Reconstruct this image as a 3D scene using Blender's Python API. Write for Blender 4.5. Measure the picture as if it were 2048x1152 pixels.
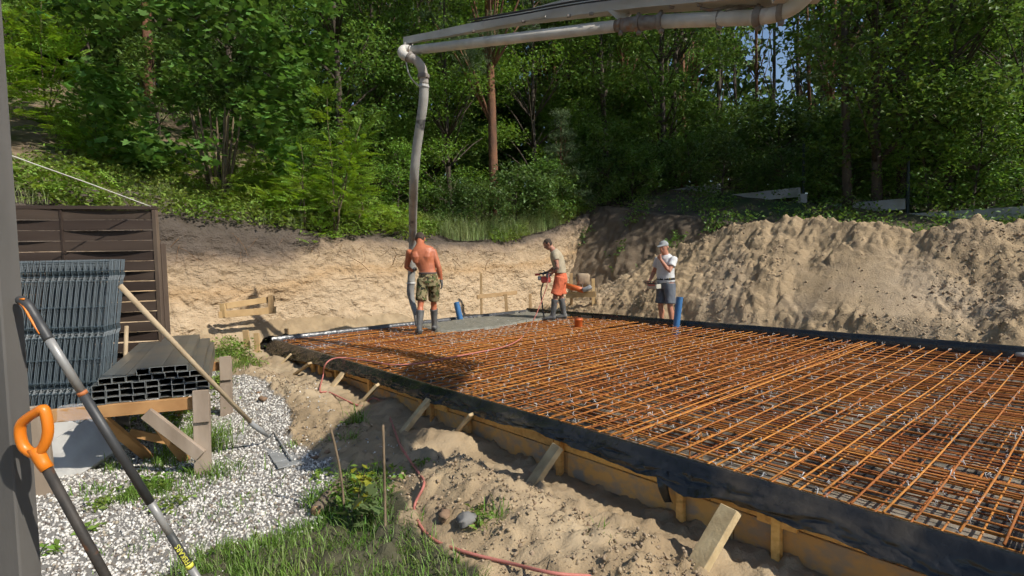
import bpy, bmesh, math, random
import numpy as np
from mathutils import Vector, Matrix, Euler

for _o in list(bpy.data.objects): bpy.data.objects.remove(_o)
SC = bpy.context.scene
COL = SC.collection
random.seed(7); RNG = np.random.default_rng(7)
R = math.radians

# ------------------------------------------------------------------ camera
F_PX, CX, CY, CAMZ = 1090.0, 1024.0, 576.0, 1.72
PITCH, ROLL = math.atan(58.0/F_PX), R(1.3)
_fw = np.array([0, math.cos(PITCH), -math.sin(PITCH)]); _r0 = np.array([1.0, 0, 0]); _u0 = np.cross(_r0, _fw)
_rt = math.cos(ROLL)*_r0 - math.sin(ROLL)*_u0; _up = np.cross(_rt, _fw)
cam = bpy.data.cameras.new('camera'); camo = bpy.data.objects.new('camera', cam); COL.objects.link(camo)
cam.sensor_width = 36.0; cam.lens = 36.0*F_PX/2048.0; cam.clip_start = 0.05; cam.clip_end = 2000
_m = Matrix.Identity(4)
for _i in range(3):
    _m[_i][0] = _rt[_i]; _m[_i][1] = _up[_i]; _m[_i][2] = -_fw[_i]
_m[2][3] = CAMZ
camo.matrix_world = _m
SC.camera = camo

# ------------------------------------------------------------------ sky, sun, exposure
SUN_EL = R(43.0); SUN_H = np.array([0.85, -0.527])          # horizontal direction towards the sun
w = bpy.data.worlds.new('World'); SC.world = w; w.use_nodes = True
nt = w.node_tree; bg = nt.nodes['Background']
sky = nt.nodes.new('ShaderNodeTexSky'); sky.sky_type = 'NISHITA'; sky.sun_disc = False
sky.sun_elevation = SUN_EL; sky.sun_rotation = math.atan2(SUN_H[0], SUN_H[1])
sky.air_density = 1.0; sky.dust_density = 0.6; sky.ozone_density = 1.4
nt.links.new(sky.outputs[0], bg.inputs[0]); bg.inputs[1].default_value = 0.105
sl = bpy.data.lights.new('sun', 'SUN'); sl.energy = 4.6; sl.angle = R(0.53); sl.color = (1.0, 0.94, 0.84)
so = bpy.data.objects.new('sun', sl); COL.objects.link(so); so.location = (30, -18, 40)
so.rotation_euler = Vector((-SUN_H[0]*math.cos(SUN_EL), -SUN_H[1]*math.cos(SUN_EL), -math.sin(SUN_EL))).to_track_quat('-Z', 'Y').to_euler()
vs = SC.view_settings; vs.view_transform = 'Standard'; vs.look = 'None'; vs.gamma = 1.0; vs.use_curve_mapping = False; vs.exposure = 0.28
SC.cycles.max_bounces = 5; SC.cycles.diffuse_bounces = 3; SC.cycles.glossy_bounces = 2
SC.cycles.transmission_bounces = 3; SC.cycles.transparent_max_bounces = 6; SC.cycles.sample_clamp_indirect = 4.0
SC.cycles.use_denoising = True; SC.cycles.use_adaptive_sampling = True; SC.cycles.adaptive_threshold = .05; SC.cycles.adaptive_min_samples = 12

# ------------------------------------------------------------------ survey: where a sighted point stands
def ray(x, y): return _fw + (x-CX)/F_PX*_rt - (y-CY)/F_PX*_up
def gp(x, y, z=0.0):
    d = ray(x, y); t = (z-CAMZ)/d[2]; return np.array([0, 0, CAMZ]) + t*d
def dp(x, y, Y):
    d = ray(x, y); return np.array([0, 0, CAMZ]) + d*(Y/d[1])
Q2 = np.array([.6587, -.7524]); P2 = np.array([.7524, .6587]); A2 = np.array([-4.17, 9.50])
def W(s, p, z=0.0):                     # slab frame -> world
    v = A2 + s*Q2 + p*P2; return np.array([v[0], v[1], z])
def SP(x, y):
    dx = x-A2[0]; dy = y-A2[1]; return dx*Q2[0]+dy*Q2[1], dx*P2[0]+dy*P2[1]

# ------------------------------------------------------------------ numpy noise
def _hash(ix, iy, iz, seed):
    h = (ix.astype(np.int64)*374761393 + iy.astype(np.int64)*668265263 + iz.astype(np.int64)*2147483647 + seed*1274126177) & 0xFFFFFFFF
    h = ((h ^ (h >> 13))*1274126177) & 0xFFFFFFFF
    h = h ^ (h >> 16)
    return (h & 0xFFFFFF)/float(0xFFFFFF)
def vnoise(x, y, z=None, seed=0):
    x = np.asarray(x, float); y = np.asarray(y, float); z = np.zeros_like(x) if z is None else np.asarray(z, float)
    ix, iy, iz = np.floor(x), np.floor(y), np.floor(z)
    fx, fy, fz = x-ix, y-iy, z-iz
    fx = fx*fx*(3-2*fx); fy = fy*fy*(3-2*fy); fz = fz*fz*(3-2*fz)
    out = 0
    for a in (0, 1):
        for b in (0, 1):
            for c in ((0, 1) if np.any(fz) else (0,)):
                wt = (fx if a else 1-fx)*(fy if b else 1-fy)*(fz if c else 1-fz)
                out = out + wt*_hash(ix+a, iy+b, iz+c, seed)
    return out*2-1
def fbm(x, y, z=None, octv=4, lac=2.1, gain=.5, seed=0, ridged=False):
    a = 1.0; f = 1.0; t = 0; n = 0
    for o in range(octv):
        v = vnoise(np.asarray(x)*f, np.asarray(y)*f, None if z is None else np.asarray(z)*f, seed+o*17)
        if ridged: v = 1-2*np.abs(v)
        t = t + a*v; n += a; a *= gain; f *= lac
    return t/n
def cells(x, y, seed=0):
    """angular chunks: a random value per cell and the distance to the cell border"""
    x = np.asarray(x, float); y = np.asarray(y, float); ix, iy = np.floor(x), np.floor(y); z0 = np.zeros_like(ix)
    d1 = np.full(x.shape, 9.0); d2 = np.full(x.shape, 9.0); val = np.zeros(x.shape)
    for a in (-1, 0, 1):
        for b in (-1, 0, 1):
            cx = ix+a; cy = iy+b; d = np.hypot(cx+_hash(cx, cy, z0, seed)-x, cy+_hash(cx, cy, z0, seed+5)-y)
            nr = d < d1; d2 = np.where(nr, d1, np.minimum(d2, d)); val = np.where(nr, _hash(cx, cy, z0, seed+9), val); d1 = np.where(nr, d, d1)
    return val, d2-d1
def chunk(x, y, seed=0, thr=.35):
    v, e = cells(x+.25*fbm(x*1.7, y*1.7, octv=2, seed=seed+2), y+.25*fbm(x*1.7+5, y*1.7, octv=2, seed=seed+3), seed)
    return np.maximum(0, v-thr)/(1-thr)*sst(0, .28, e)
def sst(a, b, x):
    t = np.clip((np.asarray(x, float)-a)/(b-a), 0, 1); return t*t*(3-2*t)
def in_poly(px, py, poly):
    px = np.asarray(px); py = np.asarray(py); ins = np.zeros(px.shape, bool); n = len(poly); j = n-1
    for i in range(n):
        xi, yi = poly[i]; xj, yj = poly[j]
        c = ((yi > py) != (yj > py)) & (px < (xj-xi)*(py-yi)/((yj-yi) if yj != yi else 1e-9)+xi)
        ins ^= c; j = i
    return ins

# ------------------------------------------------------------------ objects and meshes
def tag(o, label=None, cat=None, group=None, kind=None):
    if label: o['label'] = label
    if cat: o['category'] = cat
    if group: o['group'] = group
    if kind: o['kind'] = kind
    return o
def empty(name, loc=(0, 0, 0), rz=0.0, label=None, cat=None, group=None):
    o = bpy.data.objects.new(name, None); COL.objects.link(o); o.location = tuple(float(v) for v in loc); o.rotation_euler = (0, 0, rz)
    o.empty_display_size = .1
    return tag(o, label, cat, group)
def link(name, me, mat=None, parent=None, smooth=False):
    if mat is not None and len(me.materials) == 0:
        for m in (mat if isinstance(mat, (list, tuple)) else [mat]): me.materials.append(m)
    if smooth: me.polygons.foreach_set('use_smooth', np.ones(len(me.polygons), bool))
    o = bpy.data.objects.new(name, me); COL.objects.link(o)
    if parent is not None: o.parent = parent
    return o
def np_mesh(name, V, Fc, attr=None, mi=None):
    """V (n,3), Fc (m,k) of equal-sized faces."""
    V = np.ascontiguousarray(V, np.float32); Fc = np.ascontiguousarray(Fc, np.int32)
    me = bpy.data.meshes.new(name); n, k = len(Fc), Fc.shape[1]
    me.vertices.add(len(V)); me.vertices.foreach_set('co', V.ravel())
    me.loops.add(n*k); me.loops.foreach_set('vertex_index', Fc.ravel())
    me.polygons.add(n); me.polygons.foreach_set('loop_start', np.arange(n, dtype=np.int32)*k)
    try: me.polygons.foreach_set('loop_total', np.full(n, k, np.int32))
    except Exception: pass
    if mi is not None: me.polygons.foreach_set('material_index', np.ascontiguousarray(mi, np.int32))
    me.update(calc_edges=True)
    if attr:
        for nm, val in attr.items():
            a = me.attributes.new(nm, 'FLOAT', 'POINT'); a.data.foreach_set('value', np.ascontiguousarray(val, np.float32))
    return me
def grid_mesh(name, X, Y, Z, attr=None):
    nu, nv = X.shape; V = np.stack([X.ravel(), Y.ravel(), Z.ravel()], 1)
    i = np.arange(nu*nv).reshape(nu, nv)
    Fc = np.stack([i[:-1, :-1].ravel(), i[1:, :-1].ravel(), i[1:, 1:].ravel(), i[:-1, 1:].ravel()], 1)
    return np_mesh(name, V, Fc, attr)
class MB:
    """collects solids into one mesh"""
    def __init__(self): self.v = []; self.f = []; self.m = []; self.mi = 0
    def add(self, vs, fs):
        b = len(self.v); self.v += [tuple(map(float, q)) for q in vs]
        for f in fs: self.f.append(tuple(b+i for i in f)); self.m.append(self.mi)
        return self
    def box(self, c, size, rot=None, bev=0.0):
        sx, sy, sz = (s/2 for s in size)
        M3 = np.eye(3) if rot is None else np.asarray(rot)
        c = np.asarray(c, float)
        if bev <= 0:
            vs = [(x, y, z) for x in (-sx, sx) for y in (-sy, sy) for z in (-sz, sz)]
            fs = [(0, 1, 3, 2), (4, 6, 7, 5), (0, 4, 5, 1), (2, 3, 7, 6), (0, 2, 6, 4), (1, 5, 7, 3)]
        else:
            bm = bmesh.new(); bmesh.ops.create_cube(bm, size=1.0)
            for v in bm.verts: v.co = Vector((v.co.x*2*sx, v.co.y*2*sy, v.co.z*2*sz))
            bmesh.ops.bevel(bm, geom=list(bm.edges), offset=bev, segments=1, affect='EDGES')
            bm.verts.index_update()
            vs = [tuple(v.co) for v in bm.verts]; fs = [tuple(v.index for v in f.verts) for f in bm.faces]; bm.free()
        return self.add([c + M3 @ np.array(v) for v in vs], fs)
    def beam(self, a, b, wd, ht, up=(0, 0, 1), bev=0.0):
        """box from a to b; wd across, ht along up"""
        a = np.asarray(a, float); b = np.asarray(b, float); d = b-a; L = np.linalg.norm(d); d = d/L
        u = np.asarray(up, float); x = np.cross(d, u); x = x/np.linalg.norm(x); u = np.cross(x, d)
        return self.box((a+b)/2, (wd, L, ht), np.stack([x, d, u], 1), bev)
    def tube(self, pts, rad, n=8, caps=True, flat=1.0):
        pts = [np.asarray(q, float) for q in pts]; m = len(pts)
        rad = [rad]*m if np.isscalar(rad) else list(rad)
        ref = None; vs = []; fs = []
        for i in range(m):
            t = pts[min(i+1, m-1)]-pts[max(i-1, 0)]; t = t/(np.linalg.norm(t)+1e-12)
            if ref is None:
                ref = np.cross(t, (0, 0, 1)) if abs(t[2]) < .95 else np.cross(t, (0, 1, 0))
            ref = ref - t*(ref@t); ref = ref/(np.linalg.norm(ref)+1e-12); bn = np.cross(t, ref)
            for k in range(n):
                a = 2*math.pi*k/n; vs.append(pts[i]+rad[i]*(math.cos(a)*ref+flat*math.sin(a)*bn))
        for i in range(m-1):
            for k in range(n):
                k2 = (k+1) % n; fs.append((i*n+k, i*n+k2, (i+1)*n+k2, (i+1)*n+k))
        if caps: fs.append(tuple(range(n-1, -1, -1))); fs.append(tuple((m-1)*n+k for k in range(n)))
        return self.add(vs, fs)
    def mesh(self, name):
        me = bpy.data.meshes.new(name); me.from_pydata(self.v, [], self.f); me.update()
        if any(self.m): me.polygons.foreach_set('material_index', np.array(self.m, np.int32))
        return me
    def build(self, name, mat, parent=None, smooth=False):
        return link(name, self.mesh(name), mat, parent, smooth)
def spline(pts, n=8):
    """Catmull-Rom through pts"""
    P = [np.asarray(q, float) for q in pts]; P = [2*P[0]-P[1]]+P+[2*P[-1]-P[-2]]; out = []
    for i in range(1, len(P)-2):
        for k in range(n):
            t = k/n; a, b, c, d = P[i-1:i+3]
            out.append(.5*((2*b)+(c-a)*t+(2*a-5*b+4*c-d)*t*t+(-a+3*b-3*c+d)*t**3))
    out.append(P[-2]); return out
def copy_tree(o, parent=None):
    c = o.copy(); COL.objects.link(c); c.parent = parent
    for ch in list(o.children): copy_tree(ch, c)
    return c

# ------------------------------------------------------------------ materials
MATS = {}
def M(name, col, rough=.8, col2=None, scale=6.0, detail=6.0, lo=.35, hi=.65, bump=0.0, bscale=40.0, bdist=.01, metal=0.0,
      stretch=(1, 1, 1), spec=.3, rnd=0.0, isl=0.0, col3=None, scale3=1.5, lo3=.5, hi3=.7, coord='Object', transl=0.0, rotz=0.0):
    m = bpy.data.materials.new(name); m.use_nodes = True; nt = m.node_tree; N = nt.nodes; L = nt.links
    b = N['Principled BSDF']; b.inputs['Roughness'].default_value = rough; b.inputs['Metallic'].default_value = metal
    b.inputs['Specular IOR Level'].default_value = spec
    tc = N.new('ShaderNodeTexCoord'); mp = N.new('ShaderNodeMapping'); mp.inputs['Scale'].default_value = stretch; mp.inputs['Rotation'].default_value = (0, 0, rotz)
    L.new(tc.outputs[coord], mp.inputs[0]); vec = mp.outputs[0]
    def rgb(c): return (c[0], c[1], c[2], 1)
    cur = None
    if col2 is not None:
        n = N.new('ShaderNodeTexNoise'); n.inputs['Scale'].default_value = scale; n.inputs['Detail'].default_value = detail; L.new(vec, n.inputs['Vector'])
        mr = N.new('ShaderNodeMapRange'); mr.inputs[1].default_value = lo; mr.inputs[2].default_value = hi; L.new(n.outputs[0], mr.inputs[0])
        mx = N.new('ShaderNodeMix'); mx.data_type = 'RGBA'; mx.inputs[6].default_value = rgb(col); mx.inputs[7].default_value = rgb(col2)
        L.new(mr.outputs[0], mx.inputs[0]); cur = mx.outputs[2]
    else:
        c = N.new('ShaderNodeRGB'); c.outputs[0].default_value = rgb(col); cur = c.outputs[0]
    if col3 is not None:
        n = N.new('ShaderNodeTexNoise'); n.inputs['Scale'].default_value = scale3; n.inputs['Detail'].default_value = 4; L.new(vec, n.inputs['Vector'])
        mr = N.new('ShaderNodeMapRange'); mr.inputs[1].default_value = lo3; mr.inputs[2].default_value = hi3; L.new(n.outputs[0], mr.inputs[0])
        mx = N.new('ShaderNodeMix'); mx.data_type = 'RGBA'; mx.inputs[7].default_value = rgb(col3); L.new(cur, mx.inputs[6]); L.new(mr.outputs[0], mx.inputs[0]); cur = mx.outputs[2]
    for amt, kind in ((rnd, 'o'), (isl, 'i')):
        if amt > 0:
            src = N.new('ShaderNodeObjectInfo').outputs['Random'] if kind == 'o' else N.new('ShaderNodeNewGeometry').outputs['Random Per Island']
            mr = N.new('ShaderNodeMapRange'); mr.inputs[3].default_value = 1-amt; mr.inputs[4].default_value = 1+amt; L.new(src, mr.inputs[0])
            hs = N.new('ShaderNodeHueSaturation'); L.new(mr.outputs[0], hs.inputs['Value']); L.new(cur, hs.inputs['Color'])
            mr2 = N.new('ShaderNodeMapRange'); mr2.inputs[3].default_value = .5-amt*.035; mr2.inputs[4].default_value = .5+amt*.035; L.new(src, mr2.inputs[0]); L.new(mr2.outputs[0], hs.inputs['Hue'])
            cur = hs.outputs[0]
    L.new(cur, b.inputs['Base Color'])
    if bump > 0:
        n = N.new('ShaderNodeTexNoise'); n.inputs['Scale'].default_value = bscale; n.inputs['Detail'].default_value = 8; L.new(vec, n.inputs['Vector'])
        bp = N.new('ShaderNodeBump'); bp.inputs['Strength'].default_value = bump; bp.inputs['Distance'].default_value = bdist
        L.new(n.outputs[0], bp.inputs['Height']); L.new(bp.outputs[0], b.inputs['Normal'])
    if transl > 0:
        tr = N.new('ShaderNodeBsdfTranslucent'); hs = N.new('ShaderNodeHueSaturation'); hs.inputs['Value'].default_value = 1.5; hs.inputs['Hue'].default_value = .485
        hs.inputs['Saturation'].default_value = 1.1
        L.new(cur, hs.inputs['Color']); L.new(hs.outputs[0], tr.inputs['Color'])
        ms = N.new('ShaderNodeMixShader'); ms.inputs[0].default_value = transl
        L.new(b.outputs[0], ms.inputs[1]); L.new(tr.outputs[0], ms.inputs[2]); L.new(ms.outputs[0], N['Material Output'].inputs[0])
    MATS[name] = m; return m
def ramp_by_attr(m, attr, stops, wob=.12, wscale=2.5, stretch=(1, 1, 3)):
    """recolour a material's base by a stored height attribute (soil layers)"""
    nt = m.node_tree; N = nt.nodes; L = nt.links; b = N['Principled BSDF']
    at = N.new('ShaderNodeAttribute'); at.attribute_name = attr
    tc = N.new('ShaderNodeTexCoord'); mp = N.new('ShaderNodeMapping'); mp.inputs['Scale'].default_value = stretch; L.new(tc.outputs['Object'], mp.inputs[0])
    n = N.new('ShaderNodeTexNoise'); n.inputs['Scale'].default_value = wscale; n.inputs['Detail'].default_value = 7; L.new(mp.outputs[0], n.inputs['Vector'])
    s = N.new('ShaderNodeMath'); s.operation = 'SUBTRACT'; s.inputs[1].default_value = .5; L.new(n.outputs[0], s.inputs[0])
    ma = N.new('ShaderNodeMath'); ma.operation = 'MULTIPLY_ADD'; ma.inputs[1].default_value = wob*2; L.new(s.outputs[0], ma.inputs[0]); L.new(at.outputs['Fac'], ma.inputs[2])
    cr = N.new('ShaderNodeValToRGB'); L.new(ma.outputs[0], cr.inputs[0]); e = cr.color_ramp.elements
    while len(e) > 1: e.remove(e[-1])
    e[0].position = stops[0][0]; e[0].color = (*stops[0][1], 1)
    for p_, c_ in stops[1:]:
        x = e.new(p_); x.color = (*c_, 1)
    old = b.inputs['Base Color'].links[0].from_socket
    mx = N.new('ShaderNodeMix'); mx.data_type = 'RGBA'; mx.blend_type = 'MULTIPLY'; mx.inputs[0].default_value = 1.0
    L.new(cr.outputs[0], mx.inputs[6]); L.new(old, mx.inputs[7]); L.new(mx.outputs[2], b.inputs['Base Color'])
    return m

# ================================================================== TERRAIN
_cp = [-12, -4, -1, 1, 4, 7, 9, 10.5, 14, 20, 40]; _cz = [3.0, 2.8, 2.58, 2.42, 2.2, 2.15, 2.6, 3.2, 4.2, 4.6, 5.0]
def G(s, p):
    s = np.asarray(s, float); p = np.asarray(p, float)
    c = np.interp(p, _cp, _cz); k = .40-.30*sst(2, 10, p); d = np.maximum(0, -1.6-s)
    z = c + k*np.minimum(d, 16) + .05*np.maximum(d-16, 0) - .2*np.clip(s+1.6, 0, 12)*sst(6, 12, p)
    return z + .12*fbm(s*.6, p*.6, octv=3, seed=5)
GRAVEL = [tuple(gp(*q)[:2]) for q in ((-40, 1230), (-60, 870), (100, 800), (300, 762), (400, 752), (450, 775), (520, 782), (575, 830), (590, 890), (645, 925), (672, 965), (655, 1030), (600, 1075), (470, 1100), (330, 1180), (300, 1300))]
GRASS = [tuple(gp(*q)[:2]) for q in ((310, 1260), (330, 1150), (430, 1092), (590, 1060), (650, 1010), (690, 965), (765, 970), (800, 1030), (845, 1090), (930, 1150), (970, 1200), (960, 1300))]
def poly_mask(x, y, poly, wob=.12, seed=3):
    return in_poly(x+wob*fbm(x*4, y*4, octv=3, seed=seed), y+wob*fbm(x*4, y*4, octv=3, seed=seed+9), poly)
MOUNDS = [(gp(885, 905), .20, .26), (gp(1000, 1035), .17, .42), (gp(915, 1010), .10, .3), (gp(640, 800), .09, .4), (gp(790, 822), .12, .22), (gp(1230, 1110), .07, .4),
          (gp(560, 740), .10, .35), (gp(500, 730), .12, .4), (gp(720, 865), .07, .3)]
def near_z(x, y, rough=True):
    s, p = SP(x, y)
    tr = .13*(1-sst(0, 7, s))
    z = tr*sst(-2.2, -.6, p)
    pc = -.86+.12*fbm(s*1.1, s*0+3.3, octv=2, seed=11)
    h = (.10+.06*fbm(s*1.7, s*0, octv=3, seed=12))*sst(-1.5, -.4, s)*(1-sst(6.6, 8.5, s)*.6)
    z = z+h*np.where(p > pc, 1-sst(0, .33, p-pc), 1-sst(0, 1.0, pc-p))
    for c, hh, rr in MOUNDS:
        d2 = (x-c[0])**2+(y-c[1])**2
        z = z+.8*hh*np.exp(-d2/(rr*rr))
    z = z+.55*sst(-.6, -1.7, s)*sst(-6, -3, p)
    z = z+.25*sst(6.4, 7.2, p)
    z = np.where((p > .05)&(s > .05), .03, z)
    if rough:
        gm = poly_mask(x, y, GRAVEL)
        amp = np.where(gm, .15, 1.0)*np.where(p > -.45, .75, 1.0)*(.35+.65*sst(-3.2, -1.6, p+1.0))*np.where((p > .05)&(s > .05), .2, 1)
        lump = np.abs(fbm(x*7, y*7, octv=4, seed=21)); cl = fbm(x*19, y*19, octv=3, seed=22)
        z = z+amp*(.030*fbm(x*2.2, y*2.2, octv=3, seed=20)+.03*lump+.055*chunk(x*7, y*7, 611, .45)+.04*chunk(x*15, y*15, 612, .4)+.018*chunk(x*29, y*29, 613, .4)+.008*fbm(x*45, y*45, octv=2, seed=23))
    return z
def land(x, y):
    """ground height anywhere"""
    s, p = SP(x, y)
    if s < -1.8: return float(G(s, p))
    if p > 11.0: return float(G(s, p))
    return float(near_z(np.array([x]), np.array([y]), False)[0])
def hit(px, py, t0=2.0):
    d = ray(px, py); t = t0
    while t < 120:
        q = np.array([0, 0, CAMZ])+d*t
        if q[2] <= land(q[0], q[1]): return q
        t += .05
    return q

sand_m = M('sand', (.335, .248, .146), .95, (.23, .168, .10), 3.0, 8, .3, .7, bump=.7, bscale=60, bdist=.012, col3=(.42, .33, .215), scale3=.9, lo3=.45, hi3=.7)
pile_m = M('pile_sand', (.37, .272, .16), .95, (.255, .186, .11), 2.2, 9, .3, .7, bump=.9, bscale=38, bdist=.02, col3=(.38, .295, .20), scale3=.6, lo3=.45, hi3=.7)
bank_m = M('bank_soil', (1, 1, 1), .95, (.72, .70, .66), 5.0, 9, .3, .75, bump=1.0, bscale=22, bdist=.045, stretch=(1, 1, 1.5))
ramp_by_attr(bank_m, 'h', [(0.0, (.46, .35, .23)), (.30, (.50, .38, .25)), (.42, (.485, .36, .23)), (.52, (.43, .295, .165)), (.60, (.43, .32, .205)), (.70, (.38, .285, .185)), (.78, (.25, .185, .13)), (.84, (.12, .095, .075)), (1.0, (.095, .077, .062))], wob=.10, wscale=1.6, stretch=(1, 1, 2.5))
litter_m = M('leaf_litter', (.13, .095, .06), .95, (.23, .17, .11), 5, 8, .35, .7, bump=.6, bscale=30, bdist=.03, col3=(.07, .09, .03), scale3=1.2, lo3=.45, hi3=.65)
floor_m = M('forest_litter', (.075, .06, .04), .95, (.12, .09, .055), 4, 8, .35, .7, bump=.5, bscale=25, bdist=.03, col3=(.04, .06, .02), scale3=.8, lo3=.45, hi3=.6)
far_m = M('far_ground', (.10, .10, .06), .95, (.16, .13, .09), 2)

# ground sheet out to the horizon, below everything else
_b = MB(); _n = 24
_xs = np.linspace(-700, 700, _n); _X, _Y = np.meshgrid(_xs, _xs, indexing='ij')
tag(link('ground', grid_mesh('ground', _X, _Y, _X*0-.5), far_m), kind='structure')

# sandy yard, trench and spoil ridge
_x = np.arange(-11.5, 4.6, .03); _y = np.arange(1.0, 12.6, .03); _X, _Y = np.meshgrid(_x, _y, indexing='ij')
_Z = near_z(_X, _Y)
_gm = poly_mask(_X, _Y, GRAVEL).astype(float); _gr = poly_mask(_X, _Y, GRASS).astype(float)
_mix = sand_m
_nt = sand_m.node_tree; _N = _nt.nodes; _L = _nt.links
_bs = _N['Principled BSDF']; _old = _bs.inputs['Base Color'].links[0].from_socket
for _a, _c in (('gravel', (.19, .178, .16, 1)), ('turf', (.075, .07, .04, 1))):
    _at = _N.new('ShaderNodeAttribute'); _at.attribute_name = _a; _mx = _N.new('ShaderNodeMix'); _mx.data_type = 'RGBA'; _mx.inputs[7].default_value = _c
    _L.new(_old, _mx.inputs[6]); _L.new(_at.outputs['Fac'], _mx.inputs[0]); _old = _mx.outputs[2]
_L.new(_old, _bs.inputs['Base Color'])
tag(link('sandy_ground', grid_mesh('sandy_ground', _X, _Y, _Z, {'gravel': _gm.ravel(), 'turf': _gr.ravel()}), sand_m, smooth=True), kind='structure')

# excavated bank along the slab's left side
_p = np.arange(-10, 12.2, .03); _v = np.linspace(0, 1, 150); _Pp, _Vv = np.meshgrid(_p, _v, indexing='ij')
_c = np.interp(_Pp, _cp, _cz)+.07*fbm(_Pp*.9, _Pp*0, octv=4, seed=31)
_kv = [0, .16, .32, .80, .87, 1.0]
_ss = np.interp(_Vv, _kv, [-.75, -1.30, -1.46, -1.72, -1.90, -2.9])
_zz = np.where(_Vv < .16, -.1+_Vv/.16*.5, np.where(_Vv < .32, .4+(_Vv-.16)/.16*.4, np.where(_Vv < .80, .8+(_Vv-.32)/.48*(_c-.22-.8), np.where(_Vv < .87, _c-.22+(_Vv-.8)/.07*.22, 0))))
_zz = np.where(_Vv >= .87, _c+(G(_ss, _Pp)-_c)*sst(.87, 1, _Vv)+.02, _zz)
_h = np.clip((_zz-.1)/(_c-.1), 0, 1); _h = np.where(_Vv > .87, 1.0, _h)
_steep = sst(.05, .2, _Vv)*(1-sst(.86, .97, _Vv))
_ds = .16*fbm(_Pp*.8, _zz*.9, octv=3, seed=33)+.030*fbm(_Pp*2.2, _zz*5, octv=4, seed=34)+.05*np.abs(fbm(_Pp*5, _zz*5, octv=5, seed=35))+.025*fbm(_Pp*24, _zz*24, octv=2, seed=36)
_ds = _ds+(.05*chunk(_Pp*2.2, _zz*3.2, 621, .5)+.018*chunk(_Pp*6, _zz*8, 622, .6)+.006*chunk(_Pp*15, _zz*15, 623, .4))*sst(.9, .5, _h)
_ds = _ds+.10*np.maximum(0, fbm(_Pp*1.6, _zz*2.2, octv=3, seed=37))*sst(.75, .45, _h)
_ds = _ds-.05*sst(.70, .84, _h)*(.5+.8*fbm(_Pp*3, _zz*2, octv=3, seed=38))
_ss = _ss+_ds*_steep; _zz = _zz+(.05*fbm(_Pp*5, _Vv*20, octv=3, seed=39))*(1-_steep*.7)+.03*fbm(_Pp*7, _Vv*33, octv=2, seed=40)
_X = A2[0]+_ss*Q2[0]+_Pp*P2[0]; _Y = A2[1]+_ss*Q2[1]+_Pp*P2[1]
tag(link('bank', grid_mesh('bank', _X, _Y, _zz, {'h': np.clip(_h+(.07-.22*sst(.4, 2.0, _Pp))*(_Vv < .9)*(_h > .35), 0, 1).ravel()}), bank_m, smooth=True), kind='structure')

# bank at the back of the dig, its shade darkened into the soil colours
back_m = M('back_soil_with_shade', (1, 1, 1), .95, (.65, .63, .6), 4.0, 9, .3, .75, bump=.8, bscale=30, bdist=.02)
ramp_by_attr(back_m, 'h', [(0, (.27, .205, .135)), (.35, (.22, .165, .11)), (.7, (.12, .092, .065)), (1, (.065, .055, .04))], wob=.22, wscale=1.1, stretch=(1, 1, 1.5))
_s = np.arange(-3.2, 14, .05); _v = np.linspace(0, 1, 90); _Sv, _Vv = np.meshgrid(_s, _v, indexing='ij')
_pp = np.interp(_Vv, [0, .8, 1], [8.9, 10.7, 12.0]); _top = G(_Sv, np.full_like(_Sv, 11.2))
_zz = np.where(_Vv < .8, .2+(_top-.2)*(_Vv/.8)**.9, _top+(G(_Sv, _pp)-_top)*sst(.8, 1, _Vv)+.02)
_d = .35*fbm(_Sv*.7, _Vv*2, octv=4, seed=41)+.12*np.abs(fbm(_Sv*4, _Vv*10, octv=4, seed=42))
_pp = _pp-_d*sst(0, .1, _Vv)*(1-sst(.85, 1, _Vv)); _zz = _zz+.06*fbm(_Sv*3, _Vv*9, octv=4, seed=43)*(1-sst(.9, 1, _Vv))
_X = A2[0]+_Sv*Q2[0]+_pp*P2[0]; _Y = A2[1]+_Sv*Q2[1]+_pp*P2[1]
tag(link('back_bank', grid_mesh('back_bank', _X, _Y, _zz, {'h': _Vv.ravel()}), back_m, smooth=True), kind='structure')

# wooded slope and forest floor
def geo(a, b, n, e=2.0): return a+(b-a)*np.linspace(0, 1, n)**e
_s = geo(-2.7, -90, 130); _p = np.concatenate([geo(0, -70, 90)[::-1][:-1], geo(0, 90, 130)]); _Sv, _Pv = np.meshgrid(_s, _p, indexing='ij')
_Z = G(_Sv, _Pv)+.05*fbm(_Sv*3, _Pv*3, octv=3, seed=51); _X = A2[0]+_Sv*Q2[0]+_Pv*P2[0]; _Y = A2[1]+_Sv*Q2[1]+_Pv*P2[1]
tag(link('hillside', grid_mesh('hillside', _X, _Y, _Z), litter_m, smooth=True), kind='structure')
_s = np.linspace(-2.9, 60, 160); _p = geo(11.6, 90, 120); _Sv, _Pv = np.meshgrid(_s, _p, indexing='ij')
_Z = G(_Sv, _Pv)+.05*fbm(_Sv*3, _Pv*3, octv=3, seed=52); _X = A2[0]+_Sv*Q2[0]+_Pv*P2[0]; _Y = A2[1]+_Sv*Q2[1]+_Pv*P2[1]
tag(link('forest_floor', grid_mesh('forest_floor', _X, _Y, _Z), floor_m, smooth=True), kind='structure')

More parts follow.
